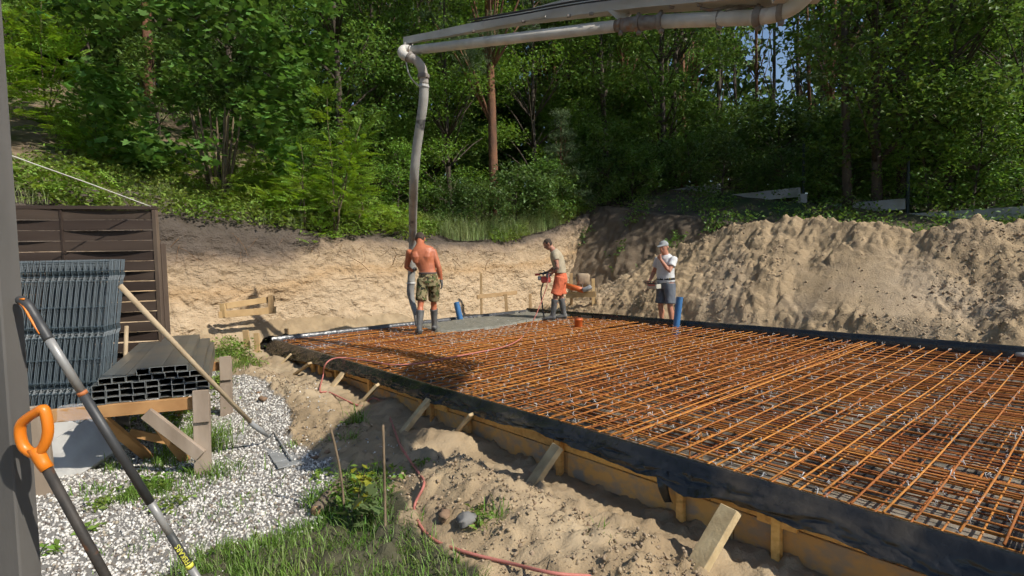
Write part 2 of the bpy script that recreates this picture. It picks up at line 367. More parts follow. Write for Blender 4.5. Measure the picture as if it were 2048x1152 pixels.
# heap of dug sand behind the slab
_s = np.arange(-2.2, 13.5, .03); _p = np.arange(6.115, 11.4, .028); _Sv, _Pv = np.meshgrid(_s, _p, indexing='ij')
def pile_z(S, Pq):
    Rg = np.interp(S, [-2.2, -1.2, -.3, .6, 1.4, 2.2, 3.2, 4.2, 5.0, 5.8, 6.6, 7.2, 7.9, 8.6, 9.4, 11, 13.5], [.3, .62, .95, 1.30, 1.66, 2.05, 2.34, 2.52, 2.62, 2.5, 2.28, 2.16, 2.22, 2.24, 2.16, 2.2, 2.25])
    Rg = Rg+.06*fbm(S*1.6, S*0+7, octv=4, seed=61)
    pr = 9.3+.25*fbm(S*.8, S*0+2, octv=3, seed=62); base = 6.75+.18*fbm(S*1.4, S*0+4, octv=3, seed=63)
    t = np.clip((Pq-base)/(pr-base), 0, 1)
    prof = np.where(t < .18, t*1.5, .27+(t-.18)/.82*.73)                    # steeper toe
    prof = prof-.10*np.sin(np.pi*t)*sst(5, 6, S)*(1-sst(8.3, 9.2, S))       # smooth hollow
    z = .25+(Rg-.25)*prof
    z = np.where(Pq > pr, Rg-.35*(1-np.exp(-(Pq-pr)*1.4)), z)
    Sw = S+.9*fbm(S*.9, Pq*.9, octv=3, seed=69)+1.1*(t-.4); tw = t+.22*fbm(S*1.2, Pq*1.2, octv=3, seed=70)
    smooth_zone = sst(5.0, 5.9, Sw)*(1-sst(7.3, 8.4, Sw))*sst(.08, .3, tw)*(1-sst(.55, .8, tw))
    onp = sst(0, .06, t)
    g1 = np.abs(fbm(S*2.6, Pq*2.6, octv=5, seed=64)); g2 = fbm(S*1.1, Pq*1.1, octv=3, seed=65)
    gul = np.abs(fbm(S*2.4+.4*Pq, Pq*.7, octv=4, seed=66))
    cl = np.maximum(0, fbm(S*9, Pq*9, octv=3, seed=67))
    z = z+onp*((.03*(1-g1)+.13*g2-.09*gul+.07*chunk(S*2.3, Pq*2.3, 601, .3)+.055*chunk(S*6.5, Pq*6.5, 602, .45)+.032*chunk(S*17, Pq*17, 603, .4)-.12)*(1-.88*smooth_zone)+.03*np.abs(fbm(S*22, Pq*22, octv=2, seed=68))*(1-.6*smooth_zone))
    return z
_Z = pile_z(_Sv, _Pv)
_X = A2[0]+_Sv*Q2[0]+_Pv*P2[0]; _Y = A2[1]+_Sv*Q2[1]+_Pv*P2[1]
o = link('sand_heap', grid_mesh('sand_heap', _X, _Y, _Z), pile_m, smooth=True)
tag(o, 'long lumpy heap of dug brown sand behind the slab', 'sand heap')

# ------------------------------------------------------------------ white gravel, clods and stones lying loose
def rock_templates(k, seed, sub=1):
    out = []
    for i in range(k):
        bm = bmesh.new(); bmesh.ops.create_icosphere(bm, subdivisions=sub, radius=1.0); bm.verts.ensure_lookup_table()
        V = np.array([v.co[:] for v in bm.verts]); Fc = np.array([[v.index for v in f.verts] for f in bm.faces]); bm.free()
        rg = np.random.default_rng(seed+i)
        V = V*(.45+.75*rg.random((len(V), 1)))*np.array([1.0, .65+.4*rg.random(), .45+.3*rg.random()]); out.append((V, Fc))
    return out
def octa_templates(k, seed):
    out = []
    for i in range(k):
        rg = np.random.default_rng(seed+i); V = np.array([(1, 0, 0), (-1, 0, 0), (0, 1, 0), (0, -1, 0), (0, 0, 1), (0, 0, -1)], float)
        V = V*(.6+.7*rg.random((6, 1)))+.25*(rg.random((6, 3))-.5); V[:, 2] *= .75
        out.append((V, np.array([(0, 2, 4), (2, 1, 4), (1, 3, 4), (3, 0, 4), (2, 0, 5), (1, 2, 5), (3, 1, 5), (0, 3, 5)])))
    return out
def rand_rot(n, rg, tilt=math.pi):
    a = rg.random(n)*2*math.pi; b = (rg.random(n)-.5)*2*tilt; c = (rg.random(n)-.5)*2*tilt
    ca, sa, cb, sb, cc, sc_ = np.cos(a), np.sin(a), np.cos(b), np.sin(b), np.cos(c), np.sin(c)
    Rz = np.zeros((n, 3, 3)); Rz[:, 0, 0] = ca; Rz[:, 0, 1] = -sa; Rz[:, 1, 0] = sa; Rz[:, 1, 1] = ca; Rz[:, 2, 2] = 1
    Rx = np.zeros((n, 3, 3)); Rx[:, 0, 0] = 1; Rx[:, 1, 1] = cb; Rx[:, 1, 2] = -sb; Rx[:, 2, 1] = sb; Rx[:, 2, 2] = cb
    Ry = np.zeros((n, 3, 3)); Ry[:, 1, 1] = 1; Ry[:, 0, 0] = cc; Ry[:, 0, 2] = sc_; Ry[:, 2, 0] = -sc_; Ry[:, 2, 2] = cc
    return Rz @ Rx @ Ry
def scatter(temps, P, S, Rm, rg):
    """merge randomly chosen templates at P with sizes S, rotations Rm"""
    Vs = []; Fs = []; off = 0; pick = rg.integers(0, len(temps), len(P))
    for i, (V, Fc) in enumerate(temps):
        ix = np.nonzero(pick == i)[0]
        if not len(ix): continue
        S_ = S[ix][:, None, None] if np.ndim(S) == 1 else S[ix][:, None, :]
        VV = np.einsum('nij,nkj->nki', Rm[ix], S_*V[None])+P[ix][:, None, :]
        Vs.append(VV.reshape(-1, 3)); Fs.append((Fc[None]+(np.arange(len(ix))*len(V))[:, None, None]).reshape(-1, Fc.shape[1])+off); off += len(ix)*len(V)
    return np.concatenate(Vs), np.concatenate(Fs)
gravel_m = M('white_gravel', (.60, .575, .53), .9, (.46, .435, .395), 30, 3, isl=.42)
rg = np.random.default_rng(11)
n = 125000; y_ = 1.5+(rg.random(n)**1.15)*7.5; x_ = -7+rg.random(n)*6.5
keep = poly_mask(x_, y_, GRAVEL)|((rg.random(n) < .05)&in_poly(x_+.35*fbm(x_*2, y_*2, seed=71), y_+.3*fbm(x_*2, y_*2, seed=72), [(q[0]+.45, q[1]+.1) for q in GRAVEL]))
keep &= ~(poly_mask(x_, y_, GRASS)&(rg.random(n) < .55)); keep &= (np.abs(x_/np.maximum(y_, .1)) < 1.05)
x_, y_ = x_[keep], y_[keep]; z_ = near_z(x_, y_)
S_ = .0068+.0105*rg.random(len(x_))**1.8
bs_ = rg.random(len(x_)) < .13
V, Fc = scatter(octa_templates(5, 150), np.stack([x_, y_, z_+S_*.3], 1)[bs_], S_[bs_]*1.1, rand_rot(int(bs_.sum()), rg), rg)
tag(link('brown_gravel', np_mesh('brown_gravel', V, Fc), M('tan_gravel', (.30, .245, .185), .9, (.17, .145, .12), 20, 3, isl=.5)), 'tan and grey chips mixed into the white gravel', 'gravel', kind='stuff')
x_, y_, z_, S_ = x_[~bs_], y_[~bs_], z_[~bs_], S_[~bs_]
V, Fc = scatter(octa_templates(7, 100), np.stack([x_, y_, z_+S_*.25], 1), S_, rand_rot(len(x_), rg), rg)
tag(link('gravel', np_mesh('gravel', V, Fc), gravel_m), 'white crushed stone gravel spread under the trestle', 'gravel', kind='stuff')
# sand clods
clod_m = M('sand_clod', (.35, .265, .175), .95, (.27, .205, .135), 12, 5, bump=.5, bscale=80, isl=.18)
n = 30000; s_ = rg.random(n)*11-1.5; p_ = -.5-rg.random(n)**1.2*1.9
x_ = A2[0]+s_*Q2[0]+p_*P2[0]; y_ = A2[1]+s_*Q2[1]+p_*P2[1]
dens = fbm(x_*1.6, y_*1.6, octv=3, seed=81)
keep = (dens > -.12)&~poly_mask(x_, y_, GRAVEL)&~poly_mask(x_, y_, GRASS)&(y_ > 1.6)
x_, y_ = x_[keep], y_[keep]; S_ = .005+.016*rg.random(len(x_))**4
V, Fc = scatter(rock_templates(5, 200), np.stack([x_, y_, near_z(x_, y_)+S_*.3], 1), S_, rand_rot(len(x_), rg), rg)
tag(link('sand_clods', np_mesh('sand_clods', V, Fc), clod_m, smooth=False), 'crumbled sand clods scattered along the trench ridge', 'clods', kind='stuff')
n = 24000; s_ = rg.random(n)*11-1; p_ = 6.5+rg.random(n)*3.4
x_ = A2[0]+s_*Q2[0]+p_*P2[0]; y_ = A2[1]+s_*Q2[1]+p_*P2[1]; keep = (fbm(s_*1.1, p_*1.1, octv=3, seed=83) > -.1)&~((s_+.6*fbm(s_, p_, octv=2, seed=84)+1.0*(p_-7.9)*.4 > 5.4)&(s_+.6*fbm(s_, p_, octv=2, seed=84)+.4*(p_-7.9) < 7.9)&(p_ > 7.2)&(p_ < 8.7)&(rg.random(n) < .85))
s_, p_, x_, y_ = s_[keep], p_[keep], x_[keep], y_[keep]; S_ = .006+.032*rg.random(len(x_))**6
V, Fc = scatter(rock_templates(5, 300), np.stack([x_, y_, pile_z(s_, p_)+S_*.25], 1), S_, rand_rot(len(x_), rg), rg)
tag(link('heap_clods', np_mesh('heap_clods', V, Fc), clod_m), 'loose clods and pebbles strewn over the sand heap', 'clods', kind='stuff')

# ================================================================== THE SLAB
SL, SW = 10.8, 6.06          # formwork length along s, width along p
ZR = .40                     # top of reinforcement
form_new = M('formwork_wood', (.80, .46, .15), .75, (.69, .36, .10), 3, 6, stretch=(.7, 14, 14), rotz=.852, bump=.45, bscale=9, bdist=.004, rnd=.16, col3=(.50, .25, .07), scale3=1.6, lo3=.55, hi3=.72)
form_low = M('stained_formwork', (.62, .34, .11), .85, (.42, .29, .17), 2.2, 7, lo=.42, hi=.62, stretch=(.9, 6, 6), rotz=.852, bump=.45, bscale=9, bdist=.004, rnd=.14, col3=(.30, .26, .21), scale3=.9, lo3=.56, hi3=.64)
brace_m = M('rough_batten', (.50, .385, .22), .85, (.36, .26, .14), 9, 7, stretch=(1, 1, 1), bump=.5, bscale=45, bdist=.006, rnd=.10)
foil_m = M('black_foil', (.010, .011, .012), .27, (.026, .025, .023), 2.4, 7, .42, .75, bump=.55, bscale=15, bdist=.02, spec=.55, col3=(.085, .068, .046), scale3=1.1, lo3=.60, hi3=.76)
foil_floor_m = M('dusty_foil', (.028, .028, .028), .6, (.25, .215, .165), 3.2, 9, .42, .60, bump=.6, bscale=12, bdist=.02, stretch=(1.6, 1, 1))
rust_m = M('rusty_steel', (.44, .165, .036), .8, (.27, .10, .03), 14, 7, .35, .68, bump=.6, bscale=160, bdist=.003, rnd=.3, spec=.25, col3=(.17, .115, .085), scale3=2.6, lo3=.60, hi3=.74)
conc_m = M('wet_concrete', (.225, .215, .175), .6, (.16, .152, .122), 9, 8, .35, .65, bump=.9, bscale=45, bdist=.015, spec=.3)

fw = empty('formwork', W(SL/2, 0, 0), label='timber formwork of orange boards, stakes and battens around the slab', cat='formwork')
def fpart(name, mb, mat, smooth=False):
    o = mb.build(name, mat, None, smooth); o.parent = fw; o.matrix_parent_inverse = Matrix.Translation(-fw.location); return o
rg = np.random.default_rng(5)
def zg(s): return .13*(1-float(sst(0, 7, s)))
# boards along the near side: two courses, butted at changing places
for row, (z0, z1, mat, joints) in enumerate(((.005, .195, form_low, [-.05, 1.95, 3.62, 5.15, 7.0, 8.35, 10.8]), (.20, .388, form_new, [-.05, 1.2, 2.75, 4.9, 6.85, 8.2, 9.35, 10.8]))):
    for a, b in zip(joints[:-1], joints[1:]):
        pj = -.045+.008*rg.random(); mb = MB().beam(W(a+.004, pj, (z0+z1)/2+.004*rg.random()), W(b-.004, pj+.004*rg.random(), (z0+z1)/2), .026, z1-z0-.004, bev=.003); fpart('board', mb, mat)
for side, (s0, s1, pp, far) in {'left': (-.02, None, None, 0), 'far': (None, None, SW+.03, 1)}.items():
    for z0, z1, mat in ((.005, .225, form_low), (.23, .44, form_new)):
        J = [.0, 1.6, 3.6, SW] if not far else [-.03, 2.2, 4.4, 6.7, 8.8, SL]
        for a, b in zip(J[:-1], J[1:]):
            if far: mb = MB().beam(W(a+.004, pp, (z0+z1)/2), W(b-.004, pp, (z0+z1)/2), .026, z1-z0-.004, bev=.003)
            else: mb = MB().beam(W(-.045, a+.004, (z0+z1)/2), W(-.045, b-.004, (z0+z1)/2), .026, z1-z0-.004, bev=.003)
            fpart('board', mb, mat)
# stakes
for s_, hgt, wd in ((.18, .325, .05), (.95, .325, .045), (1.92, .325, .075), (2.18, .325, .05), (2.75, .325, .05), (3.72, .325, .055), (4.92, .325, .06), (5.12, .325, .03), (5.75, .325, .055), (6.95, .325, .055), (8.02, .325, .05), (8.62, .325, .05), (10.2, .325, .055)):
    mb = MB().box(W(s_, -.085, zg(s_)-.05+(hgt+.05-zg(s_))/2), (wd, .045, hgt+.05-zg(s_)), np.stack([[*Q2, 0], [*P2, 0], [0, 0, 1]], 1), .004); fpart('stake', mb, form_new)
for s_, pz in ((5.28, .30), (2.5, .13), (8.62, .30)):
    mb = MB().box(W(s_, -.078, .28 if pz > .2 else .12), (.22, .03, .16), np.stack([[*Q2, 0], [*P2, 0], [0, 0, 1]], 1), .003); fpart('cleat', mb, form_new)
# battens propping the boards
for (tx, ty), (bx, by), wd, th in (((582, 708), (548, 743), .075, .03), ((620, 726), (578, 757), .075, .03), ((690, 742), (648, 793), .085, .03), ((756, 769), (716, 812), .085, .035), ((858, 799), (808, 862), .07, .05),
                                   ((944, 828), (905, 876), .085, .03), ((1116, 892), (1062, 972), .11, .045), ((1462, 1018), (1394, 1136), .115, .05)):
    a = gp(tx, ty, .31); b = gp(bx, by, .05); d = (b-a)/np.linalg.norm(b-a)
    mb = MB().beam(a, b+d*.06, wd, th, bev=.004); fpart('batten', mb, brace_m)

# ------------------------------------------------------------------ black plastic sheet: floor of the form and the edges folded over the boards
sheet = empty('plastic_sheet', W(SL/2, SW/2, .14), label='black plastic sheet lining the form and folded over its boards', cat='plastic sheet')
def spart(name, me, mat):
    o = link(name, me, mat, None, True); o.parent = sheet; o.matrix_parent_inverse = Matrix.Translation(-sheet.location); return o
_s = np.arange(0, SL, .04); _p = np.arange(0, SW, .04); S_, P_ = np.meshgrid(_s, _p, indexing='ij')
Z_ = .135+.018*np.abs(fbm(S_*1.4, P_*4.5, octv=4, seed=91))+.008*fbm(S_*6, P_*14, octv=3, seed=92)
spart('sheet_floor', grid_mesh('sheet_floor', A2[0]+S_*Q2[0]+P_*P2[0], A2[1]+S_*Q2[1]+P_*P2[1], Z_), foil_floor_m)
def edge_strip(name, length, frame, hang, seed, puff=1.0, step=.02, lift=1.0):
    """profile across: inner floor, inner wall, roll over the top, outside hem. frame(u, across, z) -> world; across<0 is outside"""
    u = np.arange(-.06, length+.06, step); prof = np.array([(.12, .15), (.05, .155), (.026, .20), (.022, .28), (.016, .35), (.006, .39), (-.012, .402), (-.034, .405), (-.056, .398), (-.070, .380)])
    m2 = 12; A_ = np.zeros((len(u), len(prof)+m2)); Zs = np.zeros_like(A_)
    hg = hang(u)
    for j, (a, z) in enumerate(prof): A_[:, j] = a; Zs[:, j] = z
    for k in range(m2):
        t = (k+1)/m2; A_[:, len(prof)+k] = -.072-.075*t**.7*puff; Zs[:, len(prof)+k] = .375-hg*t
    U = np.repeat(u[:, None], A_.shape[1], 1); J = np.repeat(np.arange(A_.shape[1])[None, :], len(u), 0)/A_.shape[1]
    wr = .020*fbm(U*2.2, J*1.5, octv=4, seed=seed)+.016*np.abs(fbm(U*11+6*J, J*3, octv=2, seed=seed+5))+.030*np.abs(fbm(U*3+3*J, J*2.2, octv=3, seed=seed+3))+.018*np.abs(fbm(U*5-5*J, J*4, octv=3, seed=seed+4))
    out = sst(.3, .6, J); A_ = A_-(np.abs(wr)*1.5)*out*puff; Zs = Zs+(.012*fbm(U*3.2, J*2, octv=4, seed=seed+7)+.008*fbm(U*.9, J*0, octv=2, seed=seed+8))*sst(.25, .4, J)
    U = U+.015*fbm(U*5, J*6, octv=2, seed=seed+9)*out
    Zs = .15+(Zs-.15)*lift
    X, Y, Zw = frame(U, A_, Zs)
    return grid_mesh(name, X, Y, Zw)
def fr_near(U, A_, Zs): return A2[0]+U*Q2[0]+A_*P2[0], A2[1]+U*Q2[1]+A_*P2[1], Zs
def fr_left(U, A_, Zs): return A2[0]+A_*Q2[0]+U*P2[0], A2[1]+A_*Q2[1]+U*P2[1], Zs
def fr_far(U, A_, Zs): return A2[0]+U*Q2[0]+(SW-A_)*P2[0], A2[1]+U*Q2[1]+(SW-A_)*P2[1], Zs
hang_near = lambda u: np.interp(u, [0, .4, 1.5, 2.4, 3, 4, 5, 6, 6.6, 7.2, 7.9, 8.1, 8.3, 8.8, 9.3, 9.7, 10.2, 11], [.15, .17, .14, .10, .06, .075, .085, .09, .06, .085, .08, .16, .09, .10, .12, .2, .36, .36])+.025*fbm(u*3.1, u*0, octv=3, seed=95)
spart('folded_edge', edge_strip('folded_edge', SL, fr_near, hang_near, 101, lift=1.05), foil_m)
spart('folded_edge', edge_strip('folded_edge', SW, fr_left, lambda u: .10+.04*fbm(u*2, u*0, octv=3, seed=96), 121, step=.03, lift=1.22), M('crinkled_foil', (.05, .052, .058), .30, (.02, .02, .022), 5, 6, spec=.7, bump=.6, bscale=16, bdist=.02))
spart('folded_edge', edge_strip('folded_edge', SL, fr_far, lambda u: .10+.04*fbm(u*2, u*0, octv=3, seed=97), 141, step=.03, lift=1.34), foil_m)
# bunched foil at the near left corner
mb = MB(); c0 = gp(545, 682, .40)
u = np.linspace(0, 1, 26); v = np.linspace(0, 1, 22); U, V_ = np.meshgrid(u, v, indexing='ij')
cs = -.10-.16*np.sin(V_*1.9)*(1-.3*U); cp_ = -.16+U*.62
zz = .455-.30*V_**1.3+.04*fbm(U*5+V_*2, V_*3, octv=3, seed=151); cs = cs+.05*fbm(U*7, V_*3, octv=3, seed=152); cp_ = cp_+.03*fbm(U*4, V_*5, octv=2, seed=153)-.07*V_
spart('bunched_corner', grid_mesh('bunched_corner', A2[0]+cs*Q2[0]+cp_*P2[0], A2[1]+cs*Q2[1]+cp_*P2[1], zz), foil_m)
# a torn flap hanging by a stake
u = np.linspace(0, 1, 6); v = np.linspace(0, 1, 10); U, V_ = np.meshgrid(u, v, indexing='ij')
cs = 7.92+.09*(U-.5)*(1-.3*V_)+.05*V_; cp_ = -.125-.03*np.sin(V_*3)-.012*np.cos(U*6); zz = .33-.20*V_+.01*U
spart('torn_flap', grid_mesh('torn_flap', A2[0]+cs*Q2[0]+cp_*P2[0], A2[1]+cs*Q2[1]+cp_*P2[1], zz), foil_m)

# ------------------------------------------------------------------ reinforcement: two layers of crossed bars
mat_e = empty('rebar_mat', W(SL/2, SW/2, .2), label='rust orange rebar mat tied in two layers across the form', cat='rebar mat')
def bar_mesh(L, seed, r=.0064):
    rg = np.random.default_rng(seed); n = max(4, int(L/.55)); t = np.linspace(0, L, n+1); ph = rg.random(4)*6
    pts = [(x, .006*math.sin(x*1.1+ph[0])+.004*math.sin(x*2.7+ph[1]), .003*math.sin(x*1.7+ph[2])+.003*math.sin(x*3.3+ph[3])) for x in t]
    mb = MB().tube(pts, r, 6); me = mb.mesh('rebar'); me.materials.append(rust_m); me.polygons.foreach_set('use_smooth', np.ones(len(me.polygons), bool)); return me
LP = SW-.16; PB = [bar_mesh(LP, 500+i) for i in range(5)]; QB = [bar_mesh(SL-.15, 520+i) for i in range(5)]; XB = [bar_mesh(l, 540+i) for i, l in enumerate((2.2, 3.0, 4.0, 5.2))]
angP = math.atan2(P2[1], P2[0]); angQ = math.atan2(Q2[1], Q2[0])
def place_bar(me, s, p, z, ang):
    o = bpy.data.objects.new('rebar', me); COL.objects.link(o); o.location = tuple(W(s, p, z)); o.rotation_euler = (0, 0, ang)
    o.parent = mat_e; o.matrix_parent_inverse = Matrix.Translation(-mat_e.location); return o
rg = np.random.default_rng(77)
for layer, zt in ((1, ZR), (0, .205)):
    for k in range(int((SL-.2)/.15)):
        s = .09+.15*k; place_bar(PB[rg.integers(5)], s+.012*rg.normal(), .06+.03*rg.normal()*.6, zt-.006+.003*rg.normal(), angP+.003*rg.normal())
    for k in range(int((SW-.1)/.15)):
        p = .055+.15*k+(.05 if not layer else 0); place_bar(QB[rg.integers(5)], .06+.03*rg.normal(), p+.012*rg.normal(), zt-.0185+.003*rg.normal(), angQ+.0025*rg.normal())
for k in range(70):                     # lapped and doubled bars
    i = rg.integers(4); s = rg.random()*5.5; p = .1+rg.random()*5.6
    if k < 20: p = rg.choice([1.1, 1.2, 2.6, 2.75, 2.9, 3.05, 4.3, 4.45])+.05*rg.random(); s = rg.random()*7
    place_bar(XB[i], s, p, (ZR-.019) if rg.random() < .6 else .19, angQ+.006*rg.normal())
for s, p in ((7.35, .08), (9.72, .08), (9.76, .1), (5.05, .08), (7.42, .1), (3.0, .1), (9.9, .07), (10.05, .07)): place_bar(PB[rg.integers(5)], s, p, ZR-.034 if s > 9 else ZR-.008, angP)
mb = MB()                                # close-set laps in the hidden strips, too fine to pick apart
for p0, p1 in ((.85, 1.6), (2.3, 3.4), (4.1, 5.1)):
    for k in range(int((p1-p0)/.15)):
        for z_ in (ZR-.019, .19):
            pq = p0+.15*k+.05+.02*rg.normal(); s0 = .1+1.2*rg.random(); s1 = SL-.3-2.5*rg.random()
            mb.tube([W(s0+(s1-s0)*t, pq+.006*math.sin(9*t+k), z_+.003*math.sin(7*t)) for t in np.linspace(0, 1, 9)], .0062, 5)
o = mb.build('lap_bars', rust_m, None, True); o.parent = mat_e; o.matrix_parent_inverse = Matrix.Translation(-mat_e.location); tag(o, kind='stuff')
# spacers holding the top layer up
sp_me = MB().tube([(-.12, 0, 0), (-.1, 0, .215), (.1, 0, .215), (.12, 0, 0)], .005, 5); sp_me = sp_me.mesh('spacer'); sp_me.materials.append(rust_m)
for i in range(9):
    for j in range(6):
        if (i+j) % 2: continue
        o = place_bar(sp_me, .7+i*1.15+.1*rg.normal(), .5+j*1.0+.1*rg.normal(), .152, angP+.3*rg.normal()); o.name = 'spacer'
# twisted tie wires
wire_m = M('tie_wire', (.62, .61, .60), .45, metal=.0, spec=.8, rnd=0, isl=.25)
tie_t = []
for i in range(6):
    r2 = np.random.default_rng(900+i); mb = MB()
    for k in range(2):
        a = r2.random()*6.28; pts = [(-.014*math.cos(a), -.014*math.sin(a), -.006), (0, 0, .008), (.013*math.cos(a+1), .013*math.sin(a+1), .016+.014*r2.random()), (.012*r2.normal(), .012*r2.normal(), .018+.018*r2.random())]
        mb.tube(pts, .0021, 3)
    V = np.array(mb.v); Fq = []
    for f in mb.f:
        if len(f) == 4: Fq += [(f[0], f[1], f[2]), (f[0], f[2], f[3])]
        else: Fq.append(f)
    tie_t.append((V, np.array(Fq)))
pts = []
for i in range(int((SL-.2)/.15)):
    for j in range(int((SW-.1)/.15)):
        if (i*j+i) % 2 == 0 and rg.random() < .62 or rg.random() < .12: pts.append(W(.09+.15*i+.01*rg.normal(), .055+.15*j+.01*rg.normal(), ZR+.004))
for i in range(500): pts.append(W(rg.random()*SL, rg.random()*SW, ZR-.1*rg.random()))
pts = np.array(pts)
V, Fc = scatter(tie_t, pts, .55+.6*rg.random(len(pts)), rand_rot(len(pts), rg, .5), rg)
o = link('tie_wires', np_mesh('tie_wires', V, Fc), wire_m); o.parent = mat_e; o.matrix_parent_inverse = Matrix.Translation(-mat_e.location); tag(o, kind='stuff')

# ------------------------------------------------------------------ first pour of concrete in the back corner
CP = [(0.0, 2.65)]+[tuple(SP(*gp(*q, ZR)[:2])) for q in ((862, 666), (905, 665), (947, 663), (1005, 657), (1037, 650), (1072, 643), (1120, 639), (1149, 633))]+[(2.75, SW-.03), (0.03, SW-.03), (.03, 2.65)]
_s = np.arange(0.02, 3.6, .022); _p = np.arange(1.4, SW-.02, .022); S_, P_ = np.meshgrid(_s, _p, indexing='ij')
ins = in_poly(S_+.05*fbm(S_*6, P_*6, octv=3, seed=161), P_+.05*fbm(S_*6, P_*6, octv=3, seed=162), CP)
dist = np.zeros(ins.shape); cur = ins.copy()
for k in range(14):
    dist += cur; c2 = cur.copy(); c2[1:] &= cur[:-1]; c2[:-1] &= cur[1:]; c2[:, 1:] &= cur[:, :-1]; c2[:, :-1] &= cur[:, 1:]; c2[:, -1] = cur[:, -1]; c2[0] = cur[0]; cur = c2
Z_ = .14+.29*sst(0, 11, dist)+.010*fbm(S_*9, P_*9, octv=4, seed=163)+.012*fbm(S_*1.5, P_*1.5, octv=2, seed=164)+.008*np.abs(fbm(S_*30, P_*30, octv=2, seed=165))+.03*chunk(S_*6, P_*6, 631, .55)*(1-sst(6, 14, dist))
i = np.arange(S_.size).reshape(S_.shape); ok = (dist > 0); fm = ok[:-1, :-1]|ok[1:, :-1]|ok[1:, 1:]|ok[:-1, 1:]
Fc = np.stack([i[:-1, :-1][fm], i[1:, :-1][fm], i[1:, 1:][fm], i[:-1, 1:][fm]], 1)
o = link('wet_concrete', np_mesh('wet_concrete', np.stack([(A2[0]+S_*Q2[0]+P_*P2[0]).ravel(), (A2[1]+S_*Q2[1]+P_*P2[1]).ravel(), Z_.ravel()], 1), Fc), conc_m, None, True)
tag(o, 'freshly poured grey concrete filling the far left corner of the slab', 'concrete')

# ------------------------------------------------------------------ pipes standing in the slab
blue_m = M('blue_plastic', (.035, .13, .30), .45, (.05, .16, .34), 8, spec=.5); orange_m = M('orange_pipe', (.62, .14, .03), .45, (.5, .10, .02), 5, spec=.5)
brown_m = M('brown_pipe', (.22, .06, .025), .5, (.16, .05, .02), 5); grey_pl = M('grey_plastic', (.28, .29, .30), .45, spec=.5)
def corrugated(name, a, b, r, label, n=26):
    a = np.asarray(a, float); b = np.asarray(b, float); e = empty(name, a, label=label, cat='pipe')
    pts = []; rad = []
    L = np.linalg.norm(b-a)
    for k in range(n*2+1):
        pts.append((b-a)*k/(n*2)); rad.append(r if k % 2 else r*.88)
    o = MB().tube(pts, rad, 18, caps=False).build('corrugated_wall', blue_m, e, True)
    inner = MB().tube([pts[0], pts[-1]], r*.8, 18, caps=False); inner.build('bore', grey_pl, e, True)
    rim = MB(); d = (b-a)/L; rim.tube([pts[-1]-d*.004, pts[-1]+d*.002], [r*.98, r*.98], 18).build('rim', blue_m, e); return e
corrugated('blue_pipe', W(-.0+.18, 3.86, .40), W(.18-.02, 3.84, .40)+np.array([-.05, 0, .40]), .068, 'short blue corrugated pipe standing in the wet concrete', 22)
corrugated('blue_pipe', gp(1351, 652, .40)+np.array([-.02, 0, -.24]), gp(1351, 652, .40)+np.array([.09, .02, .54]), .066, 'blue corrugated pipe leaning beside the man in the cap', 40)
e = empty('orange_pipe', gp(1157, 653, .40)+np.array([0, 0, -.24]), label='orange drain pipe with capped socket rising through the rebar', cat='pipe')
MB().tube([(0, 0, 0), (0, 0, .24), (0, 0, .26)], .055, 18).build('shaft', orange_m, e, True)
MB().tube([(0, 0, .22), (0, 0, .235), (0, 0, .24), (0, 0, .36), (0, 0, .365), (0, 0, .39)], [.058, .07, .075, .075, .083, .083], 20).build('socket', orange_m, e, True)
MB().tube([(0, 0, .39), (0, 0, .405)], [.06, .055], 18).build('cap', M('dull_red_cap', (.36, .09, .035), .5), e, True)
e = empty('drain_pipe', gp(2046, 722, .40)+np.array([.03, 0, -.2]), label='brown drain socket with pale rim at the right end of the rebar', cat='pipe')
MB().tube([(0, 0, 0), (0, 0, .27)], .085, 20).build('shaft', brown_m, e, True); MB().tube([(0, 0, .255), (0, 0, .285)], .094, 20).build('rim', grey_pl, e, True)

# ================================================================== CONCRETE PUMP BOOM AND HOSE
boom_m = M('boom_paint', (.47, .44, .385), .55, (.37, .345, .30), 3, 7, bump=.1, bscale=60, col3=(.16, .10, .06), scale3=2.2, lo3=.64, hi3=.78)
pipe_m = M('delivery_pipe', (.57, .535, .475), .5, (.44, .41, .36), 5, 7, bump=.12, bscale=80, col3=(.24, .11, .05), scale3=3.0, lo3=.66, hi3=.8)
clamp_m = M('pipe_clamp', (.23, .205, .18), .7, (.15, .12, .10), 12, 6, bump=.3, bscale=90, col3=(.26, .11, .04), scale3=6, lo3=.6, hi3=.75)
hose_m = M('rubber_hose', (.36, .345, .31), .85, (.24, .23, .205), 4, 8, lo=.3, hi=.7, bump=.3, bscale=60, col3=(.06, .06, .058), scale3=2.5, lo3=.62, hi3=.68)
rubber_end_m = M('hose_end', (.27, .265, .25), .8, (.18, .175, .165), 8, 6)
def Yb(x): return 1/np.interp(x, [800, 826, 1232, 1330, 1550, 1900], [1/8.6, 1/8.5, 1/6.35, 1/5.95, 1/5.15, 1/4.1])
boom = empty('pump_boom', dp(826, 101, 8.5), label='grey concrete pump boom with delivery pipe reaching in from the top right', cat='pump boom')
def child(par, mb, name, mat, smooth=False):
    o = mb.build(name, mat, None, smooth); o.parent = par; o.matrix_parent_inverse = Matrix.Translation(-par.location); return o
